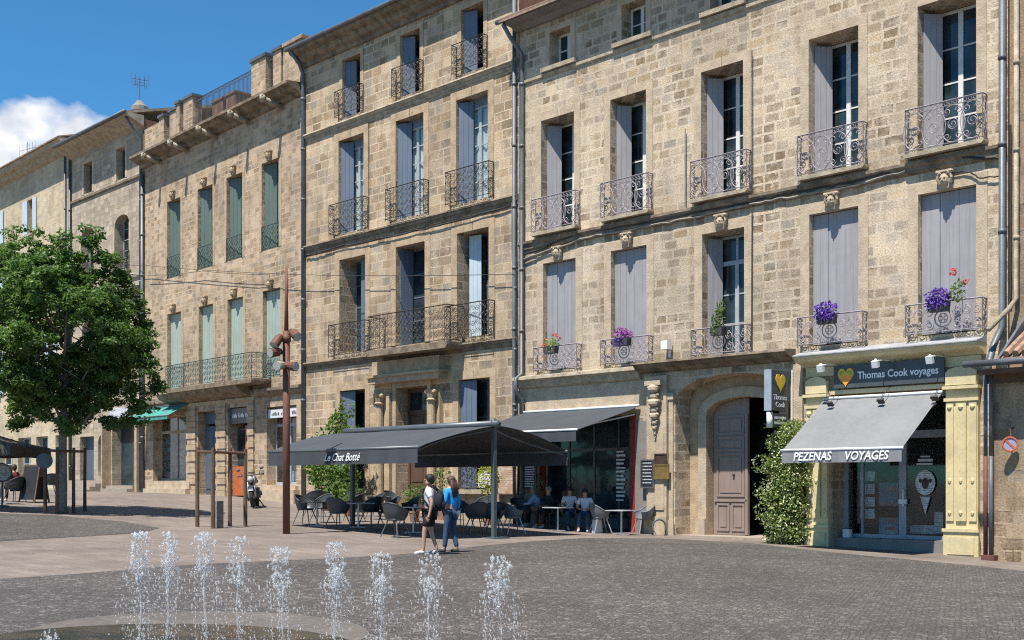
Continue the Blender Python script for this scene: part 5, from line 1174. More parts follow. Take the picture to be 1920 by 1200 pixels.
cw = Bb.wp(Bb.S(262, -.6), -.6, 21.85); aerial('television_aerial', 'television aerial with several crossed rods on the ornate chimney', cw, 1.35, ((1.25, .9, 5, .28), (.95, .7, 4, .16), (1.1, .5, 3, .3)), .5)
aw_ = Ab.wp(Ab.S(52, -.5), -.5, 21.3); aerial('rooftop_aerial', 'flat television aerial on the cream house roof against the cloud', aw_, 1.7, ((1.25, 1.7, 6, .35),), -.6)
# ------------------------------------------------------------------ plants
def pot_plant(name, label, cat, loc, pots, blobs, group=None, rz=0):
    o = thing(name, label, cat, loc, rz, group)
    for mb, m, n in pots: mb.build(n, M[m], o)
    for n, m, items in blobs:
        mb = MB()
        for c, r, k, s in items: leaves(mb, c, r, k, s)
        mb.build(n, M[m], o)
    return o
def flower_box(px, py, off, label, kind, w=.5):
    x = D.S(px, off); z = dz1[0] + .8; base = z - .28
    p = MB(); p.prism([(-w * .5, -.0), (w * .5, 0), (w * .56, .24), (-w * .56, .24)], -.11, .11)
    hk = MB(); hk.tube([(-w * .3, .0, .12), (-w * .3, .14, .3)], .012, 4); hk.tube([(w * .3, .0, .12), (w * .3, .14, .3)], .012, 4)
    B = []
    if kind == 'red': B = [('foliage', 'petal_yg', [((.0, 0, .35), (.24, .18, .2), 170, .035), ((.1, -.05, .2), (.2, .15, .2), 60, .035)]), ('geranium_leaves', 'leaf2', [((.2, 0, .38), (.2, .16, .2), 70, .04)]), ('flowers', 'petal_r', [((-.33, 0, .3), .09, 40, .03), ((.28, 0, .62), .07, 30, .03), ((.1, 0, .66), .06, 25, .03), ((.4, 0, .5), .06, 25, .03), ((-.25, 0, .52), .05, 20, .03)])]
    elif kind == 'mauve': B = [('foliage', 'leaf2', [((0, 0, .25), (.3, .17, .15), 90, .04)]), ('flowers', 'petal_m', [((-.05, -.03, .42), (.28, .18, .2), 200, .04), ((.18, 0, .36), (.2, .16, .15), 90, .04)]), ('trailing_flowers', 'petal_p', [((-.1, -.12, .12), (.3, .1, .18), 120, .04)])]
    elif kind == 'green': B = [('foliage', 'leaf2', [((0, 0, .5), (.2, .18, .4), 200, .05), ((.1, 0, .85), (.15, .13, .25), 70, .05), ((-.05, -.06, .15), (.2, .14, .2), 60, .05)]), ('stem', 'stem', [((0, 0, .4), (.08, .06, .3), 20, .03)])]
    else:
        B = [('foliage', 'leaf', [((0, 0, .2), (.34, .16, .15), 60, .04)]), ('flowers', 'petal_p', [((0, -.03, .42), (.36, .2, .2), 330, .045), ((0, -.12, .22), (.34, .12, .16), 180, .045)])]
        if kind == 'violet_red': B += [('geranium_leaves', 'leaf2', [((.5, 0, .45), (.22, .14, .24), 110, .045), ((.62, 0, .7), (.12, .1, .15), 30, .04)]), ('geranium_flowers', 'petal_r', [((.38, 0, 1.0), .1, 50, .035), ((.72, 0, .72), .08, 35, .03)])]
    o = pot_plant('flower_box', label, 'flower box', D.wp(x, off, base), [(p, 'pot_dark', 'planter'), (hk, 'iron', 'hook')], B, 'flower boxes on the first floor balcony rails', rz)
    o.scale = (.95, .95, .95)
flower_box(1033, 665, .36, 'flower box of yellow green foliage and red geraniums on the leftmost lilac balcony', 'red')
flower_box(1168, 648, .36, 'flower box of magenta purple petunias on the balcony left of the open window', 'mauve')
flower_box(1346, 640, .36, 'tall green leafy plant on the balcony of the open lower window over the carriage door', 'green', .4)
flower_box(1550, 605, .36, 'flower box with a round mound of violet petunias alone above the heart sign', 'violet')
flower_box(1760, 580, .36, 'flower box of violet petunias with a tall red geranium beside them', 'violet_red')
# jasmine against the portal pilaster
g = G(1472, 1020); j = thing('jasmine_climber', 'tall jasmine bush covered in small white flowers beside the carriage door', 'shrub', g)
k = g.y / F; mb = MB(); fl_ = MB(); q = random.Random(5)
for i in range(30):
    z = (.12 + 3.0 * i / 29); w = .6 + .05 * math.sin(i * 1.3) - (.25 * max(0, z - 2.5)); c = (.1 * math.sin(i * .9) + .02 * i * .3, .1 * math.cos(i), z)
    leaves(mb, c, (w, .55, .32), 300, .055, q); leaves(fl_, c, (w * 1.05, .6, .33), 85, .034, q, 1.)
for dx, z in ((-.68, 2.2), (.45, 3.1), (-.6, .9), (.65, 1.6), (-.3, 3.3), (.55, 2.5), (-.66, 1.5)): leaves(mb, (dx, -.1, z), (.28, .25, .3), 60, .055, q); leaves(fl_, (dx, -.1, z), (.28, .25, .3), 10, .03, q, 1.)
mb.build('foliage', M['leaf3'], j); fl_.build('flowers', M['petal_w'], j)
tk = MB(); tk.tube([(0, 0, -.05), (.03, .05, 1.2), (-.03, .08, 2.8)], [.06, .05, .02], 6); tk.build('stem', M['bark'], j)
# big leafy bush at the corner of the two houses, climbing the pipe
g = Vector((*xy(14.6, 1.6), 0)); g.z = gz(g.x, g.y); sb_ = thing('corner_bush', 'large light green bush with a climbing shoot beside the zinc pipe at the terrace end', 'bush', g, rz); mb = MB(); q = random.Random(9)
for c, r, n in (((0, 0, 1.5), (1.2, .8, 1.0), 1500), ((.5, -.1, .9), (.9, .7, .8), 800), ((-.9, 0, 1.9), (.8, .6, .9), 800), ((-.3, .4, 3.0), (.6, .4, .8), 500), ((-.3, .6, 3.6), (.25, .25, .7), 120), ((.5, .4, 2.9), (.6, .4, .4), 230), ((1.1, .3, 2.8), (.4, .25, .3), 80), ((.2, .7, 3.9), (.15, .15, .4), 30), ((-1.2, .2, 2.7), (.4, .3, .5), 130)): leaves(mb, c, r, n, .085, q)
mb.build('foliage', M['leaf2'], sb_); tk = MB()
for a in range(5): tk.tube([(.1 * a - .2, .1, -.05), (.25 * a - .5, .2, 1.2), (.3 * a - .6, .4, 2.6 + .2 * a)], [.04, .03, .012], 5)
tk.build('stem', M['bark'], sb_)
def planter(s, t, label, h, items, m='leaf2', pm='pot', group='potted plants of the terrace', sz=.05, pr=.18):
    p = ST(s, t); o = thing('potted_plant', label, 'potted plant', p, rnd.random() * 6, group); b = MB(); b.lathe((0, 0, 0), [(pr * .7, 0), (pr, .3 * h), (pr * 1.08, .31 * h), (pr * 1.05, .36 * h), (pr * .8, .33 * h)], 12); b.build('pot', M[pm], o); f = MB()
    for c, r, n in items: leaves(f, c, r, n, sz, rnd)
    f.build('foliage', M[m], o); sm = MB(); sm.tube([(0, 0, .2 * h), (.03, 0, h)], .012, 5); sm.build('stem', M['stem'], o)
planter(11.3, 3.4, 'low bright green potted plant left of the left canopy post', 1.0, [((0, 0, .85), (.36, .36, .35), 300)])
planter(8.6, 1.3, 'tall thin potted plant with pale leaves beneath the left window', 1.6, [((0, 0, 1.5), (.3, .3, .6), 200), ((.15, 0, 1.9), (.2, .2, .4), 70)], 'leaf3')
planter(7.9, 3.2, 'bushy potted plant with narrow leaves on the terrace left of the walking man', 1.0, [((0, 0, .9), (.42, .42, .38), 330)])
planter(6.4, 1.2, 'bright yellow green potted shrub in front of the carved doorway', 1.5, [((0, 0, 1.5), (.42, .42, .5), 480)], 'petal_yg')
planter(4.2, 1.0, 'small spiky dark potted plant under the window behind the blue shirted woman', 1.2, [((0, 0, 1.2), (.22, .22, .45), 150)])
# ------------------------------------------------------------------ the young plane-like tree and its timber guard; an empty guard
g = G(117, 962); TK = g.y / F
tr = thing('square_tree', 'leafy green tree with a broad crown inside a timber guard', 'tree', g); q = random.Random(21)
tm = MB(); H_ = 170 * TK
tm.tube([(0, 0, -.05), (0, 0, .25), (.02, .01, H_ * .4), (0, .02, H_ * .8), (.05, 0, H_ * 1.15), (.1, .1, H_ * 1.7), (.2, .1, H_ * 2.3)], [.17, .14, .125, .12, .11, .08, .035], 10)
for i in range(16):
    a = i * 2.4; z = H_ * (.85 + .07 * i); L = q.uniform(1.4, 2.6)
    p = [Vector((.03, 0, z)), Vector((math.cos(a) * L * .4, math.sin(a) * L * .4, z + L * .25)), Vector((math.cos(a) * L * .8, math.sin(a) * L * .8, z + L * (.55 + .3 * q.random())))]
    tm.tube(p, [.07, .045, .015], 6)
    for w in range(3):
        b_ = p[1].lerp(p[2], .3 * w); d = Vector((q.uniform(-1, 1), q.uniform(-1, 1), q.uniform(.1, 1))) * .7; tm.tube([b_, b_ + d * .5, b_ + d], [.025, .015, .006], 5)
tm.build('trunk', M['bark'], tr, True)
lv = MB(); V = []
sil = [(170, 446, .42), (62, 478, .9), (122, 488, .75), (205, 505, .55), (225, 560, .6), (240, 640, .8), (278, 690, .5), (262, 745, .48), (232, 770, .55), (120, 765, .8), (40, 755, .7), (5, 700, 1.0), (-45, 610, 1.0), (30, 560, 1.1), (125, 560, 1.1), (190, 590, .85), (150, 680, 1.05), (60, 655, 1.15), (205, 700, 1.), (188, 478, .4), (90, 530, .9), (-60, 520, .8), (-80, 700, .9), (-20, 480, .7), (165, 740, .8), (80, 720, .9), (262, 655, .5), (290, 725, .25), (255, 610, .35), (140, 800, .35), (205, 795, .35), (30, 800, .35), (222, 520, .3)]
for px, py, r in sil:
    n = 2 if r > .6 else 1
    for w in range(n):
        c = Vector(((px - 117) * TK, q.uniform(-1, 1) * 2.3 * math.sqrt(max(.05, 1 - ((px - 115) / 200) ** 2)) if n == 2 else q.uniform(-.8, .8), (962 - py) * TK))
        V.append((c, r))
for i in range(34):
    a, b_ = q.uniform(0, 6.28), q.uniform(-1, 1); V.append((Vector((1.95 * math.cos(a) * math.sqrt(1 - b_ * b_), 2.2 * math.sin(a) * math.sqrt(1 - b_ * b_), (962 - 640) * TK + 2.1 * b_)), .75))
for c, r in V:
    m = int(6 + 18 * r * r)
    for w in range(m):
        d = Vector((q.gauss(0, 1), q.gauss(0, 1), q.gauss(0, 1))).normalized(); cc = c + d * r * q.uniform(.3, 1.)
        leaves(lv, cc, (q.uniform(.16, .34), q.uniform(.16, .34), q.uniform(.1, .2)), int(52 + 28 * q.random()), .066, q, .3, .7)
lv.build('crown', M['leaf'], tr)
def tree_guard(label, posts, top, seedling=False):
    """posts: foot pixels"""
    F_ = [G(x, y) for x, y in posts]; c = sum(F_, Vector()) / 4; o = thing('tree_guard', label, 'tree guard', c, 0, 'timber tree guards'); h = top * c.y / F
    for p in F_:
        b_ = MB(); b_.tube([(0, 0, -.1), (.0, .0, h * .5), (.01, 0, h)], [.06, .055, .05], 8); b_.build('post', M['wood'], o, loc=p - c)
    for i in range(4):
        a, b2 = F_[i] - c, F_[(i + 1) % 4] - c; b_ = MB(); b_.tube([a + Vector((0, 0, h - .12)), b2 + Vector((0, 0, h - .12))], .04, 7); b_.build('rail', M['wood'], o)
    return o, c
tree_guard('timber guard of four brown posts round the leafy tree', [(85, 958), (107, 964), (138, 962), (159, 959)], 122)
eg, c = tree_guard('empty timber guard of four brown posts with no tree in it', [(370, 988), (399, 991), (431, 987), (460, 987)], 148)
b_ = MB(); b_.tube([(0, 0, -.05), (0, 0, .75)], .13, 10); b_.build('stump', M['bark'], eg, loc=G(410, 990) - c)
# ------------------------------------------------------------------ rust brown lamp post with five spotlights
g = G(537, 1001); lk = g.y / F
lp = thing('lamp_post', 'slender rust brown steel lamp post with a cluster of five spotlights', 'street lamp', g, .3)
p_ = MB(); p_.tube([(0, 0, -.05), (0, 0, 380 * lk)], .095, 12); p_.tube([(0, 0, 360 * lk), (0, 0, 372 * lk)], .12, 10); p_.build('pole', M['rust'], lp, True)
p_ = MB(); p_.tube([(0, 0, 372 * lk), (0, 0, 440 * lk), (0, 0, 498 * lk)], [.06, .045, .03], 8); p_.build('spike', M['rust'], lp, True)
for px, py, d, m in ((552, 627, (.35, -.75, -.5), 'rust'), (518, 641, (-.5, -.4, -.75), 'rust'), (514, 662, (-.75, -.55, -.2), 'rust'), (524, 686, (-.55, -.75, -.2), 'ledge'), (546, 687, (.55, -.8, -.15), 'rust')):
    c = Vector(((px - 537) * lk * .95, -.12 if px < 537 else -.1, (1001 - py) * lk)); d = Vector(d).normalized()
    s_ = MB(); s_.tube([c - d * .2, c - d * .1, c + d * .17], [.075, .115, .125], 12); s_.tube([c - d * .1, Vector((0, 0, c.z - .05))], .03, 6); o = s_.build('spotlight', M[m], lp, False)
    l_ = MB(); l_.tube([c + d * .171, c + d * .18], .11, 12); l_.build('lens', M['lens'], o)
# hoop bollard by the pillar
p = G(1236, 1004); o = thing('hoop_stand', 'low dark steel hoop for bicycles beside the portal pillar', 'bike rack', p, .2); m = MB(); m.tube([(-.2, 0, -.05), (-.2, 0, .28)] + [(.2 * math.cos(math.pi - math.pi * k / 8), 0, .28 + .2 * math.sin(math.pi * k / 8)) for k in range(9)] + [(.2, 0, -.05)], .03, 8); m.build('hoop', M['zinc_dark'], o, True)
for x in (-.2, .2): m = MB(); m.lathe((x, 0, 0), [(.06, 0), (.06, .02)], 8); m.build('foot_plate', M['zinc_dark'], o)
# ------------------------------------------------------------------ motorcycle seen almost head-on
g = G(479, 951); mo = thing('motorcycle', 'blue black motorcycle parked facing the square on its side stand', 'motorcycle', g, 3.27); mo.scale = (1.22, 1.22, 1.22)
lean = Matrix.Rotation(.12, 4, 'Y')
def mp_(name, mat, fn, parent=None, smooth=True):
    b = MB(); fn(b); b.xf(lean); return b.build(name, M[mat], parent or mo, smooth)
def wheel(y):
    w = mp_('wheel', 'rubber', lambda b: b.tube([(0, y + .27 * math.cos(6.283 * k / 24), .33 + .27 * math.sin(6.283 * k / 24)) for k in range(24)], .065, 8, closed=True))
    def rim(b):
        b.tube([(0, y + .21 * math.cos(6.283 * k / 20), .33 + .21 * math.sin(6.283 * k / 20)) for k in range(20)], .018, 6, closed=True)
        for k in range(6): b.tube([(0, y, .33), (0, y + .2 * math.cos(k * 1.047), .33 + .2 * math.sin(k * 1.047))], .014, 5)
        b.tube([(-.07, y, .33), (.07, y, .33)], .05, 8)
    mp_('rim', 'steel', rim, w); return w
wheel(.7); wheel(-.7)
mp_('fork', 'steel', lambda b: [b.tube([(sx, .7, .33), (sx, .42, .98)], .03, 7) for sx in (-.1, .1)])
mp_('mudguard', 'moto', lambda b: b.grid([[(x, .7 + .36 * math.cos(a), .33 + .36 * math.sin(a)) for x in (-.08, 0, .08)] for a in [.6 + .16 * k for k in range(12)]]))
mp_('fuel_tank', 'moto', lambda b: b.ell((0, .08, .86), (.17, .34, .16), 14, 9))
mp_('seat', 'rubber', lambda b: b.ell((0, -.48, .82), (.15, .42, .08), 12, 7))
mp_('engine', 'zinc_dark', lambda b: (b.box(-.2, .2, -.2, .3, .28, .62), b.tube([(.1, .22, .3), (.18, .1, .25), (.2, -.8, .34)], [.03, .035, .06], 8), b.box(-.26, .26, -.05, .1, .36, .5)))
hl = mp_('headlamp', 'zinc_dark', lambda b: b.tube([(0, .42, .9), (0, .62, .88)], [.08, .115], 12)); mp_('lens', 'lens', lambda b: b.tube([(0, .621, .88), (0, .63, .88)], .1, 12), hl)
mp_('handlebar', 'zinc_dark', lambda b: (b.tube([(-.38, .22, 1.02), (-.2, .36, 1.03), (.2, .36, 1.03), (.38, .22, 1.02)], .02, 6), b.tube([(-.4, .2, 1.02), (-.28, .3, 1.03)], .03, 6), b.tube([(.4, .2, 1.02), (.28, .3, 1.03)], .03, 6)))
for sx in (-1, 1): mp_('mirror', 'zinc_dark', lambda b: (b.tube([(sx * .26, .32, 1.03), (sx * .34, .3, 1.2)], .01, 5), b.ell((sx * .36, .3, 1.22), (.07, .02, .05), 10, 6)))
mp_('stand', 'zinc_dark', lambda b: b.tube([(-.1, .0, .3), (-.3, .05, -.04)], .02, 6))
# ------------------------------------------------------------------ terrace chairs and tables
def make_chair(label, shell='plastic', legm='zinc_dark'):
    o = thing('terrace_chair', label, 'chair', (0, 0, 0), 0, 'tub chairs of the cafe terrace')
    s = MB(); rows = []
    A = [math.radians(-128 + 256 * k / 18) for k in range(19)]
    for i, (f, r) in enumerate(((0, .2), (.15, .235), (.5, .27), (1, .295))):
        row = []
        for a in A:
            hgt = .2 + .17 * max(0, math.cos(a)) ** .8 + .03 * math.cos(a)
            row.append((r * 1.02 * math.sin(a), -r * math.cos(a), .44 + hgt * f))
        rows.append(row)
    s.grid(rows); i0 = len(s.v); s.grid([[(p[0] * 1.06, p[1] * 1.06, p[2]) for p in r] for r in rows])
    for r in (rows[-1],):
        s.tube([(p[0] * 1.03, p[1] * 1.03, p[2]) for p in r], .018, 6)
    s.lathe((0, 0, .41), [(.2, 0), (.235, .02), (.235, .045), (.2, .055)], 18); s.build('seat_shell', M[shell], o, True)
    for sx, sy in ((-1, -1), (1, -1), (-1, 1), (1, 1)):
        l = MB(); l.tube([(sx * .13, sy * .13, .43), (sx * .27, sy * .26, 0)], [.018, .012], 6); l.build('leg', M[legm], o)
    return o
CH0 = make_chair('tub chair'); CH1 = make_chair('tub chair', 'plastic_g', 'steel')
used = set()
def chair(p, face, label, kind=0):
    src = (CH0, CH1)[kind]; o = src if kind not in used else dup(src); used.add(kind)
    o.location = p; o.rotation_euler = (0, 0, face); o.scale = (1.08, 1.08, 1.08); o['label'] = label; return o
def table(p, label, top='tabledark', rz_=.78, size=.34, first=[None]):
    o = thing('cafe_table', label, 'table', p, rz_, 'square tables of the cafe terrace')
    t = MB(); t.box(-size, size, -size, size, .715, .74); t.build('table_top', M[top], o); c = MB(); c.tube([(0, 0, .03), (0, 0, .715)], .028, 8); c.build('column', M['steel'], o)
    b = MB(); b.obox((0, 0, .02), (.3, 0, 0), (0, .025, 0), (0, 0, .015)); b.obox((0, 0, .024), (.025, 0, 0), (0, .3, 0), (0, 0, .015)); b.build('base', M['steel'], o); return o
q = random.Random(3)
# (pixel of the feet, facing, label, kind)
for x, y, a, lab, k in (
    (573, 984, -1.9, 'anthracite tub chair nearest the rust lamp post, at the far left of the terrace', 0),
    (604, 980, 2.4, 'anthracite tub chair with its rounded back to the square, second from the lamp post', 0),
    (634, 992, -.5, 'anthracite tub chair at the front row between the lamp post and the left canopy post', 0),
    (664, 978, 1.3, 'anthracite tub chair turned sideways just right of the left canopy post', 0),
    (696, 988, .9, 'dark tub chair facing left beneath the white script of the canopy', 0),
    (704, 974, 2.0, 'dark tub chair in the second row under the end of the white script', 0),
    (742, 1008, -.6, 'anthracite tub chair standing nearest the square, left of the walking man', 0),
    (768, 984, 1.9, 'dark tub chair just behind the walking man in white', 0),
    (866, 988, -.9, 'dark tub chair just right of the woman in bright blue', 0),
    (893, 1002, .4, 'black tub chair with its back to the square left of the right canopy post', 0),
    (908, 979, 2.6, 'dark tub chair in the second row behind the right canopy post', 0),
    (962, 1001, -1.2, 'pale legged grey tub chair right of the right canopy post', 1),
    (940, 976, 2.9, 'dark tub chair behind the table right of the canopy post', 0),
    (1012, 989, 1.2, 'dark tub chair under the seated man in pale blue', 0),
    (590, 968, .6, 'dark tub chair in front of the large corner bush', 0),
    (652, 966, 2.2, 'dark tub chair in the back row left of the tall thin potted plant', 0),
    (724, 990, 1.7, 'dark tub chair squeezed between the two pale front row tables', 0),
    (735, 966, -2.2, 'dark tub chair in the back row below the carved door pilaster', 0),
    (790, 970, .3, 'dark tub chair in the back row straight behind the walking man', 0),
    (925, 1002, 2.9, 'dark tub chair at the foot of the right canopy post', 0),
    (975, 984, -2.6, 'dark tub chair between the parchment menu and the seated man', 0),
    (888, 968, -2.0, 'dark tub chair in the back row below the white notice', 0),
    (1126, 1000, -1.35, 'grey tub chair with pale legs left of the outermost right table', 1),
    (1207, 1001, 1.9, 'grey tub chair with sunlit rim right of the outermost right table', 1)):
    chair(G(x, y), a, lab, k)
for x, y, lab, t in ((594, 988, 'dark cafe table beside the chairs nearest the lamp post', 'tabledark'), (672, 990, 'pale topped cafe table in the front row under the white script', 'tabletop'), (700, 968, 'dark cafe table in the back row near the carved doorway', 'tabledark'),
                     (775, 1000, 'pale topped cafe table immediately left of the walking man', 'tabletop'), (935, 992, 'pale topped cafe table right of the right canopy post', 'tabletop'), (870, 968, 'dark cafe table in the back row behind the woman in blue', 'tabledark'), (955, 968, 'dark cafe table behind the canopy post near the parchment menu', 'tabledark'),
                     (1165, 1003, 'sunlit pale cafe table outermost at the right end of the terrace', 'tabletop'), (1046, 996, 'pale cafe table in front of the seated group by the cafe door', 'tabletop')):
    table(G(x, y), lab, t)
table(G(822, 972), 'dark cafe table in the back row between the walking pair', 'tabledark')
def glassware(x, y, dx, label, h=.14, r=.035, m='pane_clear', nm='drinking_glass', cat='glass'):
    p = G(x, y) + Vector((dx, .05, .74)); o = thing(nm, label, cat, p, 0, 'glasses and cups on the terrace tables'); b = MB(); b.lathe((0, 0, 0), [(r * .7, 0), (r * .8, h * .1), (r, h), (r * .85, h), (r * .7, h * .15)], 10); b.build('bowl', M[m], o, True)
    c = MB(); c.lathe((0, 0, 0), [(r * .6, h * .15), (r * .75, h * .55)], 8); c.build('drink', M['bronze'], o)
glassware(672, 990, .1, 'tall glass on the pale front row table under the script')
glassware(935, 992, -.12, 'tall glass on the pale table right of the canopy post')
glassware(935, 992, .14, 'white cup on the pale table right of the canopy post', .07, .05, 'lampwhite', 'coffee_cup', 'cup')
glassware(1046, 996, .08, 'glass of drink on the table before the seated group', .16, .04)
glassware(775, 1000, .05, 'white cup on the table left of the walking man', .07, .05, 'lampwhite', 'coffee_cup', 'cup')
# ------------------------------------------------------------------ people
def skin(name, J, E, R, mat, parent=None, lv=1, roots=()):
    keys = list(J); me = bpy.data.meshes.new(name); me.from_pydata([J[k] for k in keys], [(keys.index(a), keys.index(b)) for a, b in E], [])
    o = bpy.data.objects.new(name, me); sc.collection.objects.link(o); sk = o.modifiers.new('skin', 'SKIN'); sk.use_smooth_shade = True
    if not me.skin_vertices: bpy.context.view_layer.update()
    sv = me.skin_vertices[0].data
    for i, k in enumerate(keys):
        r = R[k]; sv[i].radius = (r, r) if not isinstance(r, tuple) else r; sv[i].use_root = k in roots
    ss = o.modifiers.new('sub', 'SUBSURF'); ss.levels = lv; ss.render_levels = lv
    dg = bpy.context.evaluated_depsgraph_get(); dg.update(); m2 = bpy.data.meshes.new_from_object(o.evaluated_get(dg))
    o.modifiers.clear(); o.data = m2; bpy.data.meshes.remove(me); m2.name = name; m2.materials.clear(); m2.materials.append(mat)
    m2.polygons.foreach_set('use_smooth', [True] * len(m2.polygons))
    if parent: o.parent = parent
    return o
STAND = dict(pel=(0, 0, .95), spi=(0, 0, 1.14), che=(0, .01, 1.33), nec=(0, -.01, 1.47), jaw=(0, .02, 1.55), hea=(0, .015, 1.63), cro=(0, .0, 1.71),
             sL=(-.17, 0, 1.41), eL=(-.25, -.03, 1.13), wL=(-.27, .06, .88), hL=(-.27, .09, .8), sR=(.17, 0, 1.41), eR=(.25, -.03, 1.13), wR=(.27, .06, .88), hR=(.27, .09, .8),
             pL=(-.09, 0, .9), kL=(-.1, .02, .5), aL=(-.1, -.02, .09), tL=(-.11, .14, .035), pR=(.09, 0, .9), kR=(.1, .02, .5), aR=(.1, -.02, .09), tR=(.11, .14, .035))
WALK = dict(STAND, kL=(-.1, .1, .51), aL=(-.1, .12, .09), tL=(-.11, .28, .035), kR=(.1, .0, .5), aR=(.1, -.14, .11), tR=(.11, .0, .035), eL=(-.25, -.1, 1.13), wL=(-.26, -.05, .88), hL=(-.26, -.02, .8), eR=(.25, .02, 1.13), wR=(.25, .17, .92), hR=(.24, .23, .87))
SIT = dict(pel=(0, -.02, .56), spi=(0, -.05, .75), che=(0, -.02, .95), nec=(0, .0, 1.08), jaw=(0, .04, 1.16), hea=(0, .035, 1.24), cro=(0, .02, 1.32),
           sL=(-.17, 0, 1.02), eL=(-.25, .06, .76), wL=(-.14, .28, .72), hL=(-.09, .34, .71), sR=(.17, 0, 1.02), eR=(.25, .06, .76), wR=(.14, .28, .72), hR=(.09, .34, .71),
           pL=(-.1, .02, .53), kL=(-.13, .42, .54), aL=(-.14, .44, .1), tL=(-.15, .58, .04), pR=(.1, .02, .53), kR=(.13, .42, .54), aR=(.14, .44, .1), tR=(.15, .58, .04))
RAD = dict(pel=.125, spi=.11, che=.13, nec=.052, jaw=.066, hea=.088, cro=.055, sL=.062, eL=.042, wL=.029, hL=.036, sR=.062, eR=.042, wR=.029, hR=.036, pL=.09, kL=.058, aL=.04, tL=.034, pR=.09, kR=.058, aR=.04, tR=.034)
EDG = [('pel', 'spi'), ('spi', 'che'), ('che', 'nec'), ('nec', 'jaw'), ('jaw', 'hea'), ('hea', 'cro'), ('che', 'sL'), ('sL', 'eL'), ('eL', 'wL'), ('wL', 'hL'), ('che', 'sR'), ('sR', 'eR'), ('eR', 'wR'), ('wR', 'hR'),
       ('pel', 'pL'), ('pL', 'kL'), ('kL', 'aL'), ('aL', 'tL'), ('pel', 'pR'), ('pR', 'kR'), ('kR', 'aR'), ('aR', 'tR')]
def person(label, p, face, pose, top, bottom, hair, shoes='shoe', longsleeve=False, shorts=False, longhair=False, k=1.0, pack=False):
    J = dict(pose); E = list(EDG); R = dict(RAD); roots = ['pel']; V = {a: Vector(b) for a, b in J.items()}
    for s in 'LR':          # five separate fingers rooted in each palm, thumb from its side
        h, w = V['h' + s], V['w' + s]; d = (h - w).normalized(); side = Vector((0, 1, 0)); side = (side - d * side.dot(d)).normalized(); pal = d.cross(side)
        for i, (o_, L) in enumerate(((-.027, .062), (-.009, .075), (.009, .07), (.026, .055))):
            a, b, c = h + side * o_, h + side * o_ * 1.15 + d * L * .75, h + side * o_ * 1.15 + d * L * 1.25 + pal * .02
            for n_, v in (('0', a), ('1', b), ('2', c)): J[f'f{s}{i}{n_}'] = tuple(v); R[f'f{s}{i}{n_}'] = .0095 if n_ != '2' else .007
            E += [(f'f{s}{i}0', f'f{s}{i}1'), (f'f{s}{i}1', f'f{s}{i}2')]; roots.append(f'f{s}{i}0')
        a, b = h - d * .02 + side * .02, h + d * .03 + side * .06
        J[f'f{s}t0'], J[f'f{s}t1'] = tuple(a), tuple(b); R[f'f{s}t0'] = .011; R[f'f{s}t1'] = .008; E.append((f'f{s}t0', f'f{s}t1')); roots.append(f'f{s}t0')
    hd = V['hea']
    for n_, a, b, r in (('no', (0, .075, -.005), (0, .112, -.018), .014), ('eaL', (-.07, 0, 0), (-.097, -.012, .005), .018), ('eaR', (.07, 0, 0), (.097, -.012, .005), .018), ('mo', (-.02, .085, -.055), (.02, .085, -.055), .011)):
        J[n_ + '0'], J[n_ + '1'] = tuple(hd + Vector(a)), tuple(hd + Vector(b)); R[n_ + '0'] = R[n_ + '1'] = r; E.append((n_ + '0', n_ + '1')); roots.append(n_ + '0')
    body = skin('person', J, E, R, M['skin'], None, 1, roots); tag(body, label, 'person')
    def cloth(name, ks, ed, g_, mat, extra={}):
        JJ = {a: tuple(V[a]) for a in ks}; JJ.update({a: tuple(b) for a, (b, r) in extra.items()}); RR = {a: RAD.get(a, .05) * g_ + .008 for a in ks}; RR.update({a: r for a, (b, r) in extra.items()})
        return skin(name, JJ, ed, RR, M[mat], body, 1, [ks[0]])
    mid = lambda a, b, f: V[a].lerp(V[b], f)
    # shirt
    ks = ['pel', 'spi', 'che', 'sL', 'sR']; ed = [('pel', 'spi'), ('spi', 'che'), ('che', 'sL'), ('che', 'sR')]; ex = {'nk': (V['nec'] - Vector((0, 0, .035)), .062)}; ed.append(('che', 'nk'))
    for s in 'LR':
        if longsleeve: ks += ['e' + s]; ed += [('s' + s, 'e' + s), ('e' + s, 'c' + s)]; ex['c' + s] = (mid('e' + s, 'w' + s, .9), .04)
        else: ex['c' + s] = (mid('s' + s, 'e' + s, .72), .066); ed.append(('s' + s, 'c' + s))
    cloth('shirt', ks, ed, 1.14, top, ex)
    # trousers or shorts
    ks = ['pel', 'pL', 'pR']; ed = [('pel', 'pL'), ('pel', 'pR')]; ex = {}
    for s in 'LR':
        if shorts: ex['c' + s] = (mid('p' + s, 'k' + s, .82), .1); ed.append(('p' + s, 'c' + s))
        else: ks += ['k' + s]; ed += [('p' + s, 'k' + s), ('k' + s, 'c' + s)]; ex['c' + s] = (mid('k' + s, 'a' + s, .95), .055)
    cloth('trousers', ks, ed, 1.1, bottom, ex)
    for s in 'LR':
        a, t = V['a' + s], V['t' + s]; skin('shoe', {'h': tuple(a + Vector((0, -.035, -.035))), 'm': tuple(a.lerp(t, .45) + Vector((0, 0, -.01))), 't': tuple(t + (t - a).normalized() * .05)}, [('h', 'm'), ('m', 't')], {'h': .05, 'm': .05, 't': .04}, M[shoes], body, 1, ['h'])
    hm = MB()
    for cx, cy, cz, rx, ry, rz_ in ((0, -.022, .035, .098, .1, .09), (0, -.055, -.01, .09, .07, .1), (-.06, -.02, .02, .045, .07, .075), (.06, -.02, .02, .045, .07, .075), (0, .04, .075, .075, .05, .035)): hm.ell(hd + Vector((cx, cy, cz)), (rx, ry, rz_), 12, 8)
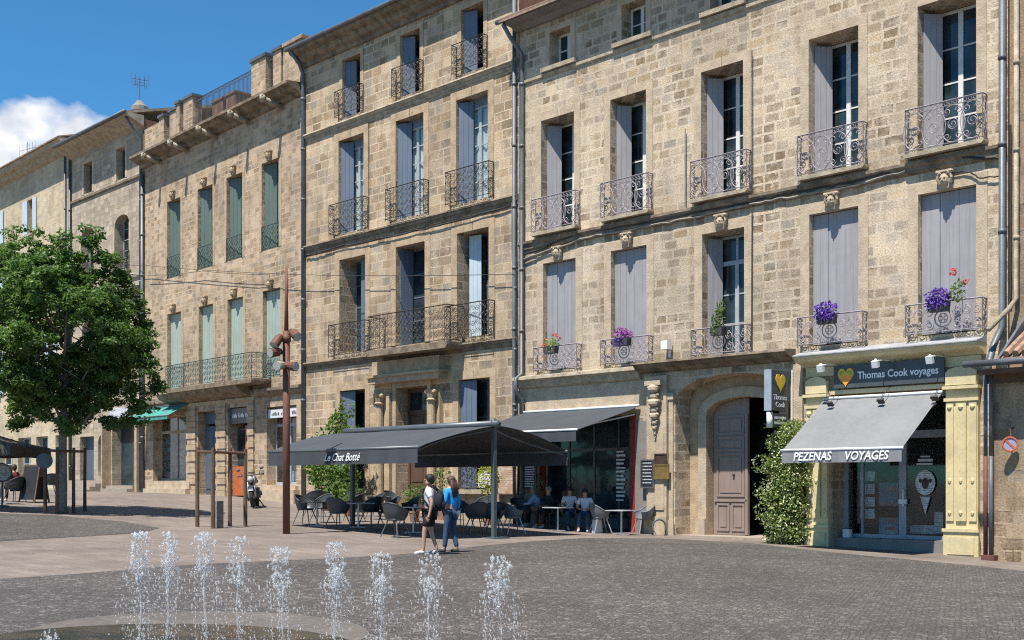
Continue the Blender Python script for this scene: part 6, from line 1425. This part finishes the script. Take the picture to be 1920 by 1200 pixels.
    if longhair:
        for i in range(7): hm.tube([hd + Vector((-.07 + .023 * i, -.07, .02)), hd + Vector((-.085 + .028 * i, -.12, -.16)), hd + Vector((-.07 + .023 * i, -.125, -.38 + .02 * (i % 3)))], [.045, .042, .012], 7)
    hm.build('hair', M[hair], body, True)
    for sx in (-1, 1): e = MB(); e.ell(hd + Vector((sx * .032, .083, .012)), (.012, .008, .008), 8, 5); e.build('eye', M['eye'], body, True)
    body.location = p; body.rotation_euler = (0, 0, face); body.scale = (k, k, k); return body
ps1 = G(806, 1040)
man = person('walking man in white t-shirt and black shorts', ps1, 1.42, WALK, 'sh_white', 'sh_black', 'hair', shorts=True, k=.97)
bp = thing('backpack', 'large black backpack on the shoulders of the walking man in shorts', 'backpack', ps1, 1.42); bp.scale = (.97,) * 3
b_ = MB(); b_.ell((0, -.22, 1.17), (.155, .1, .23), 14, 10); b_.box(-.12, .12, -.29, -.14, 1.0, 1.3); b_.build('bag', M['sh_black'], bp, True)
b_ = MB(); b_.ell((0, -.3, 1.08), (.11, .05, .11), 12, 8); b_.build('front_pocket', M['sh_black'], bp, True)
for sx in (-1, 1): b_ = MB(); b_.tube([(sx * .1, -.2, 1.38), (sx * .11, -.05, 1.49), (sx * .11, .12, 1.42), (sx * .12, .15, 1.25), (sx * .14, .0, 1.05), (sx * .12, -.18, .98)], .022, 6); b_.build('strap', M['sh_black'], bp, True)
WOM = dict(STAND, wL=(-.2, .2, 1.02), hL=(-.16, .27, 1.03), eL=(-.24, .0, 1.13), kL=(-.1, .07, .5), aL=(-.12, .1, .09), tL=(-.13, .26, .035), aR=(.11, -.09, .09), tR=(.13, .06, .035))
person('long haired woman in a bright blue top and jeans walking beside the man', G(846, 1036), 1.0, WOM, 'sh_blue', 'denim', 'hair_l', 'shoe_d', True, longhair=True, k=.95)
def at_t(px, t):
    d = Vector(((px - CX) / F, 1)); o_ = Vector(xy(0, t)); n_ = Vector((NX, NY)); Y = o_.dot(n_) / d.dot(n_); X = d.x * Y; return Vector((X, Y, gz(X, Y)))
def seated(label, s, t, face, top, bottom, hair, dz=0, **kw): return person(label, ST(s, t, dz), face, SIT, top, bottom, hair, **kw)
LEFT = math.atan2(.705, .7096)
g = G(1012, 989); person('grey haired man in a pale blue shirt leaning over a terrace table', g, 1.2, dict(SIT, spi=(0, 0, .76), che=(0, .1, .95), nec=(0, .16, 1.07), jaw=(0, .21, 1.15), hea=(0, .22, 1.22), cro=(0, .21, 1.3), sL=(-.19, .11, 1.01), sR=(.19, .11, 1.01), eL=(-.27, .26, .8), eR=(.27, .26, .8), wL=(-.12, .45, .76), wR=(.12, .45, .76), hL=(-.07, .5, .76), hR=(.07, .5, .76)), 'sh_paleblue', 'sh_black', 'hair_grey', longsleeve=True)
for x, y, lab, face, t, b, h, kw in (
    (1029, 1.0, 'person in dark clothes seated behind the man in pale blue', 2.4, 'sh_black', 'sh_black', 'hair_grey', dict(longsleeve=True)),
    (1068, 1.0, 'dark haired person in a pale shirt seated beside the man in pale blue', 3.3, 'sh_white', 'denim', 'hair', {}),
    (1097, 1.3, 'young person in white t-shirt and jeans seated nearest the sunlit grey chair', 2.95, 'sh_white', 'denim', 'hair', dict(k=.98))):
    g = at_t(x, y); person(lab, g, face, SIT, t, b, h, **kw)
    chair(g, face, {1029: 'dark tub chair under the person in dark clothes', 1068: 'dark tub chair under the person in a pale grey shirt', 1097: 'dark tub chair under the young person in the printed t-shirt'}[x], 0)
pt = None
g = at_t(1100, 1.5); o = thing('carrier_bag', 'pale plastic carrier bag on the ground beside the young person in the printed t-shirt', 'bag', g + Vector((.3, -.35, 0)), .4)
b_ = MB(); rows = [[((.17 - .05 * z) * math.cos(6.283 * k / 12) * (1 + .12 * math.sin(k * 2.3 + z * 9)), .1 * math.sin(6.283 * k / 12) * (1 + .15 * math.sin(k * 1.7)), z) for k in range(12)] for z in (.0, .1, .22, .33, .4)]; b_.grid(rows, True); b_.build('bag', M['grey_letter'], o, True); b_ = MB(); b_.tube([(-.08, 0, .39), (-.05, 0, .5), (.05, 0, .5), (.08, 0, .39)], .01, 5); b_.build('handle', M['grey_letter'], o)
# far left terrace
gl_ = G(27, 941); person('person in a dark red top seated at the far left beneath the brown parasol', gl_, 1.3, SIT, 'sh_red', 'sh_black', 'hair_l', k=1.0)
o = dup(CH0); o.location = gl_; o.rotation_euler = (0, 0, 1.3); o['label'] = 'dark tub chair under the person in dark red'
o = table(G(6, 945), 'small dark table at the left edge in front of the person in dark red')
g = G(94, 930); o = dup(CH0); o.location = g; o.rotation_euler = (0, 0, .6); o['label'] = 'dark tub chair behind the folding chalkboard'
# ------------------------------------------------------------------ fountain jets
def jet(px, ytop, ybase, label, seed, lean=0., wide=1., bulk=1.):
    q = random.Random(seed); g = G(px, ybase); k = g.y / F; h = (ybase - ytop) * k; o = thing('fountain_jet', label, 'fountain jet', g, 0, 'water jets of the flush fountain')
    head = MB(); top = Vector((lean, 0, h - .12))
    def drop(mb, p, r, st_=1.):
        d = Vector((q.gauss(0, 1), q.gauss(0, 1), q.gauss(0, 1))).normalized(); R = Matrix.Rotation(q.random() * 6, 3, d); mb.ell(p, (r * q.uniform(.6, 1.2), r * q.uniform(.6, 1.2), r * st_), 6, 4, R if st_ < 1.5 else None)
    for i in range(int(300 * bulk)):
        a = q.random() * 6.28; f = q.random() ** .8; rr = .125 * wide * math.sin(math.pi * min(1, .18 + f * .8)) * math.sqrt(q.random())
        drop(head, top + Vector((rr * math.cos(a), rr * math.sin(a), .14 - .5 * f ** 1.3)), q.choice((.006, .008, .011, .017)) * q.uniform(.6, 1.1) * (1.15 - .5 * f), q.uniform(.8, 2.))
    tag(head.build('crest', M['water'], o, True), kind='stuff')
    fall = MB(); n = int(520 * bulk)
    for i in range(n):
        f = q.random() ** 1.25; z = (h - .25) * (1 - f); a = q.random() * 6.28; rr = (.07 + .13 * math.sin(math.pi * min(1, f * 1.1)) + .12 * f) * wide * q.random() ** .8
        drop(fall, Vector((lean * (1 - f) + rr * math.cos(a), rr * math.sin(a), z + .02)), q.choice((.003, .0045, .0065, .0095)) * (1 - .3 * f), q.uniform(.9, 2.6))
    for s_ in range(3):   # strings of drops
        a = q.random() * 6.28; r0 = q.uniform(.02, .12) * wide
        for i in range(24):
            z = (h - .3) * i / 24; drop(fall, Vector((r0 * math.cos(a) + lean * i / 24 + q.uniform(-.008, .008), r0 * math.sin(a), z + q.uniform(-.01, .01))), q.uniform(.004, .009), 1.8)
    for i in range(26):   # splash at the foot
        a = q.random() * 6.28; rr = q.uniform(.03, .3); drop(fall, Vector((rr * math.cos(a), rr * math.sin(a), abs(q.gauss(0, .07)) + .02)), q.uniform(.003, .008))
    tag(fall.build('falling_water', M['water'], o, True), kind='stuff')
    col = MB(); col.tube([(lean * f + .01 * math.sin(9 * f + seed), .01 * math.cos(7 * f + seed), h * f) for f in [i / 14 for i in range(12)]], [.007 + .003 * math.sin(i * 2.1 + seed) for i in range(12)], 6); col.build('stream', M['water'], o, True)
ORD = ['first', 'second', 'third', 'fourth', 'fifth', 'sixth', 'seventh', 'eighth']
desc = ['tall with a full crest', 'slim, close beside the first', 'tall and even', 'broad ragged crest', 'leaning crest left of the standing people', 'tall dense column', 'split two lobed crest', 'thin spray in front of the walking man']
for i, (px, yt, w, l, b_, yb) in enumerate(((262, 1003, 1., 0, 1.2, 1208), (312, 1004, .8, .03, .8, 1206), (385, 1003, 1., -.01, 1., 1206), (446, 1010, 1.1, 0, .9, 1208), (532, 1030, 1.1, -.03, 1., 1212), (629, 1022, .9, 0, 1.25, 1215), (714, 1041, 1., .0, .9, 1220), (800, 1040, 1.1, .03, .7, 1224))):
    jet(px, yt, yb, f'{ORD[i]} fountain jet from the left, {desc[i]}', 11 + i, l, w, b_)
jet(940, 1047, 1230, 'white water jet standing apart at the right end of the fountain row', 31, -.03, 1.2, 1.)
jet(93, 1184, 1226, 'short white water jet barely rising at the bottom left of the pool', 41, 0, .7, .4)
